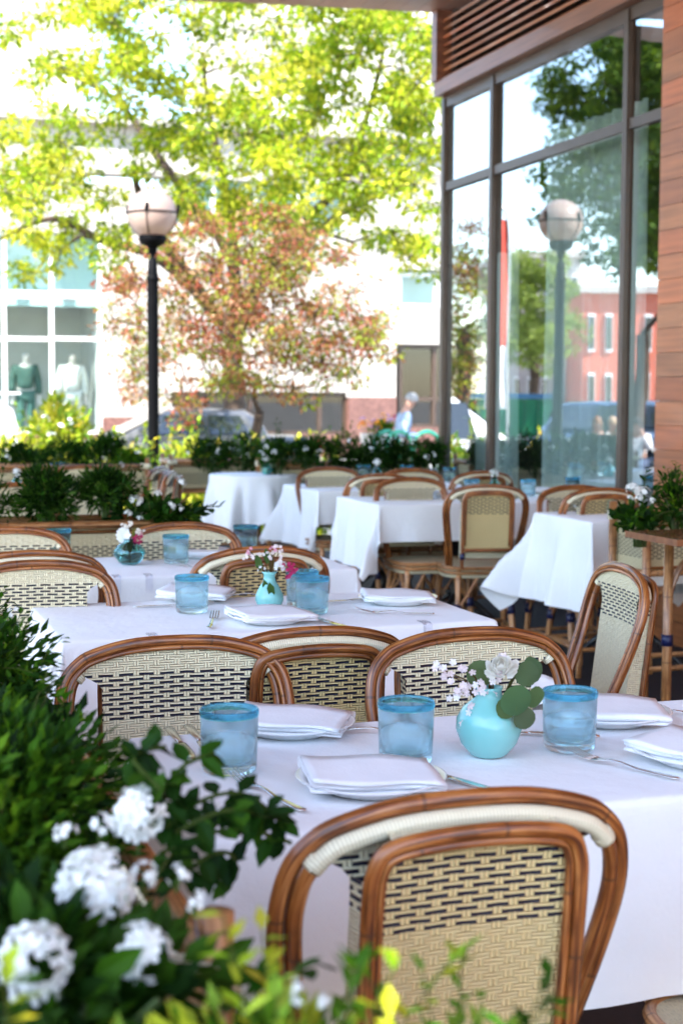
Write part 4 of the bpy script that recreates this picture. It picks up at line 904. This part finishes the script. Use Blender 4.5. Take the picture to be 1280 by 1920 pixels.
# ------------------------------------------------------------------ waiter's stand with a bare wooden top at the right edge
ws=atz(1179,997,.84); wa,wb=toab(ws)
t=thing('side_stand','rattan side stand with bare polished wood top at the right edge','side table',ab(wa+.3,wb-.02),TH)
MB().box((0,-.12,.83),(.60,.34,.022),col=(.20,.075,.032)).build('top',M['tablewood'],t)
for sx in (-1,1):
    for sy in (-1,1):
        l=MB().tube([(sx*.2+(.05),-.12+sy*.13,0),(sx*.2+.05,-.12+sy*.13,.815)],.017,10).build('leg',M['cane'],t); MB().tube([(sx*.2+.05,-.12+sy*.13,.44),(sx*.2+.05,-.12+sy*.13,.48)],.0205,12).build('binding',M['navy'],l)
m=MB()
for sy in (-1,1): m.tube([(-.15,-.12+sy*.13,.22),(.25,-.12+sy*.13,.22)],.011,8); m.tube(smooth([(-.15,-.12+sy*.13,.6),(-.10,-.12+sy*.13,.72),(.0,-.12+sy*.13,.80)],4),.010,7)
for sx in (-.15,.25): m.tube([(sx,-.25,.22),(sx,.01,.22)],.011,8)
m.build('stretcher',M['cane'],t)
# ------------------------------------------------------------------ globe street lamps
t=NT('lamp_globe'); t.P(col=(.52,.39,.32,1),rough=.25,coat=.3); tl=t.n('ShaderNodeBsdfTranslucent'); tl.inputs[0].default_value=(.45,.33,.28,1); ms=t.n('ShaderNodeMixShader'); ms.inputs[0].default_value=.5
t.t.links.new(t.b.outputs[0],ms.inputs[1]); t.t.links.new(tl.outputs[0],ms.inputs[2]); t.t.links.new(ms.outputs[0],t.out.inputs[0]); M['globe']=t.m
def lamp(label,p):
    zc=p.z+.4; t=thing('street_lamp',label,'lamp',(p.x,p.y,-.4),TH,'black globe street lamps'); R=.246
    MB().lathe([(R*math.sin(a),zc-R*math.cos(a)) for a in np.linspace(.42,math.pi,30)],40).build('globe',M['globe'],t)
    m=MB(); m.tube([(R*1.015*math.cos(a),R*1.015*math.sin(a),zc+.005) for a in np.linspace(0,2*math.pi,41)[:-1]],.009,8,closed=True)
    for k in range(4):
        an=R_(45+90*k+20); m.tube([(R*1.02*math.sin(q)*math.cos(an),R*1.02*math.sin(q)*math.sin(an),zc-R*1.02*math.cos(q)) for q in np.linspace(.6,math.pi/2,9)],.006,6)
        c=Vector((R*1.04*math.cos(an),R*1.04*math.sin(an),zc)); m.tube(smooth([c,c+Vector((0,0,.03)),c+Vector((.012,0,.06)),c+Vector((0,.01,.085))],3),[.02,.018,.014,.017,.02,.018,.012,.018,.020,.012],8)
    m.build('globe_cage',M['black'],t)
    pr=[(.0,zc-.205),(.135,zc-.215),(.140,zc-.225),(.138,zc-.26),(.115,zc-.30),(.055,zc-.325),(.046,zc-.345),(.048,zc-.37),(.026,zc-.40),(.024,zc-.43),(.046,zc-.46),(.05,zc-.60),(.056,zc-.62),(.066,zc-.645),(.060,zc-.66)]
    MB().lathe(pr[::-1],28).build('fitter',M['black'],t)
    fl=MB(); n=32
    for k in range(1): fl.lathe([(.056,zc-.66),(.056,1.1),(.058,.9),(.075,.86),(.078,.80),(.068,.76),(.075,.6),(.10,.45),(.11,.2),(.15,.12),(.16,0)][::-1],n)
    fl.build('pole',M['black'],t); return t
lamp('black lamp post with white globe standing before the reddish tree',atY(286,401,15))
lamp('second black globe lamp, seen mirrored in the large middle window',mir(1050,416,16.8))
# ------------------------------------------------------------------ people and shop mannequins
def skinned(name,mat,J,E,root,parent,sub=2):
    me=bpy.data.meshes.new(name); K=list(J); me.from_pydata([Vector(J[k][0]) for k in K],[(K.index(a),K.index(b)) for a,b in E],[]); me.materials.append(mat)
    o=bpy.data.objects.new(name,me); COL.objects.link(o); o.parent=parent
    md=o.modifiers.new('skin','SKIN'); md.use_smooth_shade=True
    for i,k in enumerate(K):
        r=J[k][1]; r=r if isinstance(r,tuple) else (r,r); me.skin_vertices[0].data[i].radius=r; me.skin_vertices[0].data[i].use_root=(k==root)
    s=o.modifiers.new('sub','SUBSURF'); s.levels=sub; s.render_levels=sub; return o
def cm(name,col,rough=.8): return mat_simple(name,col,rough,.12,12,.15,80)
def figure(nm,label,cat,p,rz,J,cl,skin,hair,hairlen=0,group=None,sc_=1):
    """J: joints in metres, facing +y; cl: {garment: (colour, joints, edges, grow)}"""
    t=thing(nm,label,cat,p,rz,group); t.scale=(sc_,)*3
    R={'pel':(.15,.11),'sp':(.14,.10),'ch':(.165,.115),'nk':.055,'hd0':(.068,.08),'hd1':(.078,.098),'hd2':(.06,.075),'nose':.012,'shL':.062,'shR':.062,'elL':.045,'elR':.045,'wrL':.03,'wrR':.03,'pmL':(.04,.02),'pmR':(.04,.02),'hpL':.088,'hpR':.088,'knL':.06,'knR':.06,'anL':.042,'anR':.042,'toL':.035,'toR':.035}
    P={}
    for k,v in J.items(): P[k]=(v,R[k])
    E=[('pel','sp'),('sp','ch'),('ch','nk'),('nk','hd0'),('hd0','hd1'),('hd1','hd2')]
    h=Vector(J['hd1'])-Vector(J['hd0'])
    for s in 'LR':
        E+= [('ch','sh'+s),('sh'+s,'el'+s),('el'+s,'wr'+s),('wr'+s,'pm'+s),('pel','hp'+s),('hp'+s,'kn'+s),('kn'+s,'an'+s),('an'+s,'to'+s)]
        pm=Vector(J['pm'+s]); d=(pm-Vector(J['wr'+s])).normalized(); sdv=d.cross(Vector((0,0,1))) if abs(d.z)<.9 else Vector((1,0,0)); sdv.normalize()
        for i in range(4):
            f='f%s%d'%(s,i); P[f]=(pm+d*(.075-.008*abs(i-1.4))+sdv*(i-1.5)*.02+Vector((0,0,-.02)),.009); E.append(('pm'+s,f))
        f='t'+s; P[f]=(pm+d*.01+sdv*(-.05 if s=='R' else .05)+Vector((0,0,.015)),.010); E.append(('wr'+s,f))
    body=skinned('body',skin,P,E,'pel',t)
    for g,(m,ks,es,gr) in cl.items(): skinned(g,m,{k:(J[k],tuple(q+gr for q in (R[k] if isinstance(R[k],tuple) else (R[k],R[k])))) for k in ks},es,ks[0],t)
    if hair:
        q=MB(); c=Vector(J['hd1'])+h*.12; up=h.normalized(); f=(Vector(J['nose'])-Vector(J['hd1'])); f=(f-up*f.dot(up)).normalized(); sdv=f.cross(up)
        def hp(u,v):
            th=v*(1.45+.35*(1 if math.cos(u)<.3 else 0)); w=math.sin(th); x=math.sin(u)*w*.088; y=math.cos(u)*w*.106; z=math.cos(th)*.115
            if hairlen and math.cos(u)<.55 and v>.75: z-=hairlen*(v-.75)*4; x*=1.05
            return c+sdv*x+f*(y-.012)+up*z
        q.grid(hp,list(np.linspace(0,2*math.pi,25)),list(np.linspace(.02,1,10))); q.build('hair',hair,t)
        e=MB()
        for sgn in (-1,1): e.lathe([(0,-.009),(.009,0),(0,.009)],8,at=c-up*.02+f*.088+sdv*.031*sgn,col=(.05,.04,.03)); e.lathe([(0,-.03),(.014,0),(0,.03)],8,at=c-up*.03+sdv*.082*sgn,col=(.5,.3,.22))
        e.build('face_detail',M['facep'],t)
    return t
M['facep']=mat_tint('face_detail',.6,.05,(3,3,3),.02)
def stand(arm='phone',bend=.0):
    J=dict(pel=(0,0,.96),sp=(0,-.01+bend*.3,1.16),ch=(0,bend*.8,1.36),nk=(0,.01+bend,1.50),hd0=(0,.04+bend*1.3,1.565),hd1=(0,.06+bend*1.6,1.63),hd2=(0,.055+bend*1.6,1.69),
      shL=(-.185,bend*.9,1.41),shR=(.185,bend*.9,1.41),hpL=(-.09,0,.91),hpR=(.09,0,.91),knL=(-.10,.03,.50),knR=(.10,.05,.50),anL=(-.10,0,.08),anR=(.11,.02,.08),toL=(-.12,.15,.03),toR=(.13,.17,.03))
    J['nose']=(0,J['hd1'][1]+.10,J['hd1'][2]-.02)
    if arm=='phone': J.update(elL=(-.22,.02,1.12),elR=(.22,.02,1.12),wrL=(-.07,.26,1.10),wrR=(.08,.25,1.09),pmL=(-.04,.32,1.12),pmR=(.04,.31,1.11))
    else: J.update(elL=(-.24,-.02,1.14),elR=(.24,-.02,1.14),wrL=(-.25,.05,.90),wrR=(.25,.05,.90),pmL=(-.25,.08,.82),pmR=(.25,.08,.82))
    return J
def sit(arm):
    J=dict(pel=(0,0,.54),sp=(0,-.02,.74),ch=(0,.02,.94),nk=(0,.05,1.08),hd0=(0,.08,1.145),hd1=(0,.10,1.21),hd2=(0,.095,1.27),shL=(-.165,.02,.99),shR=(.165,.02,.99),hpL=(-.09,.05,.52),hpR=(.09,.05,.52),knL=(-.10,.45,.52),knR=(.10,.46,.52),anL=(-.10,.42,.08),anR=(.10,.43,.08),toL=(-.11,.57,.03),toR=(.11,.58,.03))
    J['nose']=(0,.20,1.19); J.update(elL=(-.21,.10,.74),wrL=(-.08,.32,.74),pmL=(-.03,.38,.75))
    if arm=='up': J.update(elR=(.22,.20,.78),wrR=(.12,.24,1.02),pmR=(.10,.23,1.09))
    else: J.update(elR=(.21,.10,.74),wrR=(.08,.33,.74),pmR=(.03,.38,.75))
    return J
SK=mat_simple('skin',(.36,.19,.13,1),.5,.08,10); 
TOP=['ch','sp','pel','shL','elL','wrL','shR','elR','wrR']; TE=[('ch','sp'),('sp','pel'),('ch','shL'),('shL','elL'),('elL','wrL'),('ch','shR'),('shR','elR'),('elR','wrR')]
TR=['pel','hpL','knL','anL','hpR','knR','anR']; TRE=[('pel','hpL'),('hpL','knL'),('knL','anL'),('pel','hpR'),('hpR','knR'),('knR','anR')]
mp=atY(752,742,22.5)
man=figure('person','grey haired person in pale blue jacket looking down at a phone in their hands','person',(mp.x,mp.y,-.4),-R_(82),stand('phone',.06),{'jacket':(cm('pale_blue_jacket',(.20,.27,.38,1)),TOP,TE,.022),'trousers':(cm('dark_trousers',(.03,.035,.05,1)),TR,TRE,.016)},SK,cm('grey_hair',(.28,.27,.26,1)))
ph=MB().box((0,0,0),(.07,.006,.14),M=Matrix.Rotation(R_(-50),4,'X')).build('phone',M['black']); ph.location=man.matrix_basis@Vector((0,.37,1.16)); ph.rotation_euler=(0,0,-R_(82)); tag(ph,'dark phone held by the grey haired person','phone')
ms_=mat_simple('mannequin_white',(.55,.50,.46,1),.4,.04,5)
for px,lab,jc,tc in ((49,'mannequin in dark green suit in the left shop window',(.035,.085,.07,1),(.05,.12,.10,1)),(136,'mannequin in white suit in the left shop window',(.62,.62,.58,1),(.60,.60,.57,1))):
    q=atb(px,800,28.35); figure('mannequin',lab,'mannequin',(q.x,q.y,.38),TH+math.pi,stand('down'),{'jacket':(cm('suit_jacket',jc),TOP,TE,.03),'trousers':(cm('suit_trousers',tc),TR,TRE,.02)},ms_,None,0,'mannequins in the shop window')
MB().box((0,0,.19),(2.6,.8,.37)).build('display_plinth',M['white']); pl_=bpy.data.objects['display_plinth']; q=atb(92,800,28.4); pl_.location=(q.x,q.y,0); pl_.rotation_euler=(0,0,TH); tag(pl_,'low white plinth under the two mannequins','plinth')
# the guests mirrored in the glass
for px,py,Y,arm,lab,jc,hc,hl in ((1120,775,26,'down','person in cream top seated at left of a bench, seen in the window reflection',(.62,.56,.52,1),(.16,.08,.04,1),.1),(1150,788,26.3,'up','person in pale top with hand at chin on a bench, seen in the window reflection',(.60,.52,.50,1),(.30,.20,.12,1),.08),(1196,786,25.6,'up','dark haired person in white top seen reflected in the narrow right window',(.66,.62,.60,1),(.02,.012,.01,1),.16)):
    q=mir(px,py,Y); figure('person',lab,'person',(q.x,q.y,-.36),R_(-125),sit(arm),{'blouse':(cm('pale_blouse',jc),TOP,TE,.018),'trousers':(cm('blue_jeans',(.05,.07,.12,1)),TR,TRE,.014)},SK,cm('hair',hc),hl,'guests seated on a bench')
    b=thing('stool','low dark stool under a seated guest','stool',(q.x,q.y,-.4),R_(-125),'stools under the guests'); MB().tube([(0,0,.43),(0,0,.455),(0,0,.47)],[.19,.2,.19],20).build('seat',M['iron'],b)
    for k in range(4): an=R_(45+90*k); MB().tube([(math.cos(an)*.15,math.sin(an)*.15,.43),(math.cos(an)*.19,math.sin(an)*.19,0)],.015,8).build('leg',M['iron'],b)
# ------------------------------------------------------------------ cars
M['tyre']=mat_simple('tyre_rubber',(.02,.02,.02,1),.85,.2,20); M['rim']=mat_simple('alloy_rim',(.5,.5,.5,1),.3,.1,9,metal=1.)
M['carglass']=mat_simple('car_glass',(.02,.025,.03,1),.05,.1,2,coat=1.); M['lampred']=mat_simple('tail_light',(.45,.02,.02,1),.15,.1,5,coat=1.)
def car(label,p,rz,col,L=4.5,H=1.62,suv=True):
    t=thing('parked_car',label,'car',p,rz,'parked cars'); pm=mat_simple('car_paint',col,.25,.03,2,coat=1.); w=.9; h=L/2
    S_=[(-h,.42,.82,.74),(-h+.06,.30,.98,.82),(-h+.3,.24,1.05,.88),(-h*.5,.2,1.06,w),(0,.2,1.04,w),(h*.35,.2,1.02,w),(h*.5,.2,.98,w),(h*.85,.24,.88,.86),(h-.06,.3,.78,.80),(h,.4,.66,.70)]
    def sec(u,s):
        x,zb,zt,ww=s; q=[(-.9,0),(-1,.25),(-1,.7),(-.93,.95),(-.8,1),(0,1.015),(.8,1),(.93,.95),(1,.7),(1,.25),(.9,0),(0,-.02),(-.9,0)][u]; return (x,q[0]*ww,zb+(zt-zb)*q[1])
    m=MB(); m.grid(sec,list(range(13)),S_,uvfn=lambda u,v:(u,v[0]))
    x0=-h+.12 if suv else -h*.62
    K=[(x0,1.02,1.03,.80),(x0+.12,1.02,H-.22,.74),(x0+.38,1.02,H-.03,.68),(0,1.02,H,.67),(h*.12,1.02,H-.04,.67),(h*.50,.98,1.0,.78)]
    def cab(u,s):
        x,zb,zt,ww=s; q=[(-1,0),(-.97,.5),(-.9,.9),(-.78,1),(.78,1),(.9,.9),(.97,.5),(1,0)][u]; wb=.84; wd=wb+(ww-wb)*q[1]; return (x,q[0]*wd,zb+(zt-zb)*q[1])
    m.grid(cab,list(range(8)),K,uvfn=lambda u,v:(u,v[0])); m.build('body',pm,t)
    for s in (-1,1):
        g=MB()
        for xa,xb in ((x0+.35,-.35),(-.28,h*.22)):
            g.add([(xa,s*.845,1.09),(xb,s*.845,1.09),(min(xb,h*.16),s*.735,H-.12),(max(xa,x0+.5),s*.735,H-.12)],[(0,1,2,3)])
        g.build('side_window',M['carglass'],t,False)
    MB().add([(h*.49,-.68,1.06),(h*.49,.68,1.06),(h*.16,.60,H-.09),(h*.16,-.60,H-.09)],[(0,1,2,3)]).build('windscreen',M['carglass'],t,False)
    MB().add([(x0-.0,-.66,1.12),(x0-.0,.66,1.12),(x0+.20,.58,H-.16),(x0+.20,-.58,H-.16)],[(0,3,2,1)]).build('rear_window',M['carglass'],t,False)
    for s in (-1,1):
        MB().box((-h+.07,s*.70,.90),(.12,.18,.16)).build('tail_light',M['lampred'],t); MB().box((h-.12,s*.62,.70),(.14,.26,.1)).build('headlight',M['china'],t)
        for x in (-h*.60,h*.60):
            R=Matrix.Rotation(R_(90),4,'X'); a=MB().lathe([(.20,-.10),(.31,-.10),(.335,-.07),(.335,.07),(.31,.10),(.20,.10)],24); a.v=[tuple(R@Vector(v)) for v in a.v]; wl=a.build('wheel',M['tyre'],t); wl.location=(x,s*.80,.335)
            a=MB().lathe([(0,.07),(.06,.09),(.19,.085),(.21,.10),(.21,-.1),(0,-.1)],24); a.v=[tuple(R@Vector(v))for v in a.v]; rm=a.build('rim',M['rim'],wl)
    if suv: MB().box((x0+.18,0,H-.01),(.32,1.2,.03)).build('spoiler',pm,t)
    return t
e=atY(48,800,20.2); car('white car at the left edge, its tailgate beside the sunlit shrub',(e.x-2.1,e.y-.55,-.395),TH+math.pi,(.75,.75,.75,1),4.4,1.72)
q=atY(330,800,24.0); car('dark car across the street behind the crabapple tree',(q.x,q.y,-.395),TH+math.pi,(.10,.10,.105,1),4.4,1.5,False)
for px,Y,lab,c in ((1110,31,'dark blue car mirrored in the large window behind the guests',(.02,.04,.08,1)),(1215,33,'blue grey car mirrored in the narrow right window',(.06,.09,.13,1))):
    q=mir(px,770,Y); car(lab,(q.x,q.y,-.39),R_(-30),c,4.5,1.6)
# ------------------------------------------------------------------ pot, bicycle racks
q=atY(709,800,24); t=thing('flower_pot','big tapered concrete pot overflowing with orange and purple flowers','planter',(q.x,q.y,-.28)); MB().lathe([(0,.02),(.20,0),(.24,.3),(.27,.72),(.30,.98),(.26,.98),(.25,.9),(0,.9)],28).build('pot',M['concrete'],t)
m=MB(); rr=random.Random(8); bush(m,(0,0,1.05),(.3,.3,.12),400,.08,MD,rr,8); m.build('foliage',M['leaf'],t,False)
m=MB()
for i in range(26): cluster(m,(rr.uniform(-.3,.3),rr.uniform(-.3,.1),rr.uniform(1.08,1.27)),.05,12,rr,rr.choice([(.85,.30,.01),(.85,.40,.02),(.40,.25,.45),(.85,.25,.01),(.30,.04,.10)]),Vector((0,-.5,.8)))
m.build('flowers',M['petal'],t,False)
GR=mat_simple('green_steel',(.02,.28,.17,1),.35,.1,9,coat=.5)
for k,(px,lab) in enumerate(((725,'left green hoop bicycle rack beside the concrete pot'),(748,'middle green hoop bicycle rack in front of the standing person'),(800,'right green hoop bicycle rack near the bronze corner post'))):
    q=atY(px,810,18.6); o=MB().tube([(-.17,0,0)]+[(.17*math.cos(a),0,1.08+.17*math.sin(a)) for a in np.linspace(math.pi,0,13)]+[(.17,0,0)],.026,10).build('bicycle_rack',GR); o.location=(q.x,q.y,-.39); o.rotation_euler=(0,0,TH); tag(o,lab,'bike rack','green hoop bicycle racks')
# ------------------------------------------------------------------ what the glass wall mirrors: the street to the left
BRK=NT('red_brick'); br=BRK.n('ShaderNodeTexBrick'); br.inputs['Scale'].default_value=4; BRK.set(br.inputs[1],(.58,.11,.05,1)); BRK.set(br.inputs[2],(.48,.085,.045,1)); BRK.set(br.inputs[3],(.5,.35,.28,1)); BRK.t.links.new(BRK.uv(),br.inputs[0]); BRK.P(col=br.outputs[0],rough=.85)
def mblock(name,label,px0,px1,Y,zt,mat,cat='building',nx=4,ny=3,wm='carglass'):
    p=mir(px0,700,Y); q=mir(px1,700,Y); d=(q-p); d.z=0; L=d.length; d.normalize(); n=Vector((-d.y,d.x,0)); 
    if n.dot(-p)>0: n=-n
    r=thing(name,label,cat,(p.x,p.y,-.4),math.atan2(d.y,d.x)); s=1 if n.dot(Vector((-d.y,d.x,0)))>0 else -1
    MB().box((L/2,s*2.5,zt/2),(L,5,zt)).build('wall',mat,r)
    for i in range(nx):
        for j in range(ny): f=MB().box((L*(i+.5)/nx,-s*.02,1.9+j*(zt-1.2)/ny),(L/nx*.42,.10,(zt/ny)*.5)).build('window',M['white'],r); MB().box((L*(i+.5)/nx,-s*.08,1.9+j*(zt-1.2)/ny),(L/nx*.34,.03,(zt/ny)*.42)).build('pane',M[wm],f)
    MB().box((L/2,s*2.4,zt+.12),(L+.3,5.3,.24)).build('roof',M['stone'],r); return r
mblock('brick_building','red brick building mirrored at the right of the glass wall',1090,1330,54,5.4,BRK.m,nx=7,ny=2)
mblock('pale_building','pale building mirrored in the middle of the glass wall',930,1086,58,7.0,M['stone'],nx=6,ny=3)
def mtree(label,px,py,Y,blobs,seed,cols,n=210,nl=95,ls=.15):
    g=mir(px,py,Y); g.z=-.4; f=g.copy(); f.z=2.6; bl=[]
    for dx,z,r,rz in blobs: bl.append((Vector((g.x,g.y,z))+E2*dx,Vector((r,r,rz))))
    tree('street_tree',label,g,f,.16,bl,n,nl,ls,cols,seed,.34)
GT=[(.055,.11,.012),(.09,.15,.016),(.035,.075,.010),(.13,.19,.02)]
mtree('large leafy tree mirrored at the upper right of the glass wall',1200,700,31,((0,5.6,2.3,1.8),(1.2,7.6,1.8,1.6),(-1.2,7.4,2.0,1.6),(0,9.4,1.8,1.3),(-1.0,4.4,1.4,.8)),51,GT,400,110)
mtree('tree mirrored at the right edge of the glass wall',1300,700,34,((0,6,2.6,2.2),(.8,8.6,2.0,1.6),(-1,4.2,1.6,.8)),52,GT)
mtree('pale green tree mirrored in the middle window',1000,700,44,((0,3.4,1.7,1.4),(.4,4.8,1.4,1.0)),53,[(.16,.22,.06),(.22,.28,.08)],120)
mtree('thin tree mirrored in the corner window',868,700,30,((0,3.3,.5,1.6),(.1,1.8,.4,1.0)),54,RD+YG,90,60,.10)
for px0,px1,lab in ((866,1032,'green waste container mirrored low in the middle of the glass wall'),):
    p=mir(px0,720,36); q=mir(px1,720,36); d=q-p; d.z=0; L=d.length; c=(p+q)/2; r=thing('waste_container',lab,'container',(c.x,c.y,-.4),math.atan2(d.y,d.x))
    MB().box((0,0,1.0),(L,1.4,1.3),col=(1,1,1)).build('body',mat_simple('green_container',(.02,.26,.10,1),.5,.15,2),r); MB().box((0,0,1.72),(L+.1,1.5,.12)).build('lid',mat_simple('blue_lid',(.06,.20,.34,1),.5,.1,2),r)
    m=MB()
    for k in range(7): m.box((-L/2+L*k/6,0,1.0),(.07,1.5,1.26))
    m.build('rib',mat_simple('green_rib',(.03,.20,.09,1),.5,.15,2),r)
    for sx in (-1,1): MB().tube([(sx*L*.4,-.6,.2),(sx*L*.4,.6,.2)],.2,16).build('wheel',M['tyre'],r)
p=mir(952,560,24); r=thing('banner','tall feather banner, red above and white below, mirrored beside the middle window post','banner',(p.x,p.y,-.4),R_(35)); zt=4.6
MB().tube(smooth([(0,0,0),(0,0,2.4),(0,0,4.2),(.12,0,4.7),(.34,0,4.55)],5),.02,8).build('pole',M['rim'],r)
bn=NT('banner_cloth'); sx=bn.n('ShaderNodeSeparateXYZ'); bn.t.links.new(bn.obj(),sx.inputs[0]); bn.P(col=bn.mix(bn.m_('GREATER_THAN',sx.outputs[2],2.5),(.80,.76,.74,1),(.62,.07,.04,1)),rough=.8)
o=MB().grid(lambda u,v:(.02+u*(.34-.10*v),.015*math.sin(v*9),1.5+v*3.0),[0,.5,1],list(np.linspace(0,1,12))).build('flag',bn.m,r); s=o.modifiers.new('t','SOLIDIFY'); s.thickness=.004
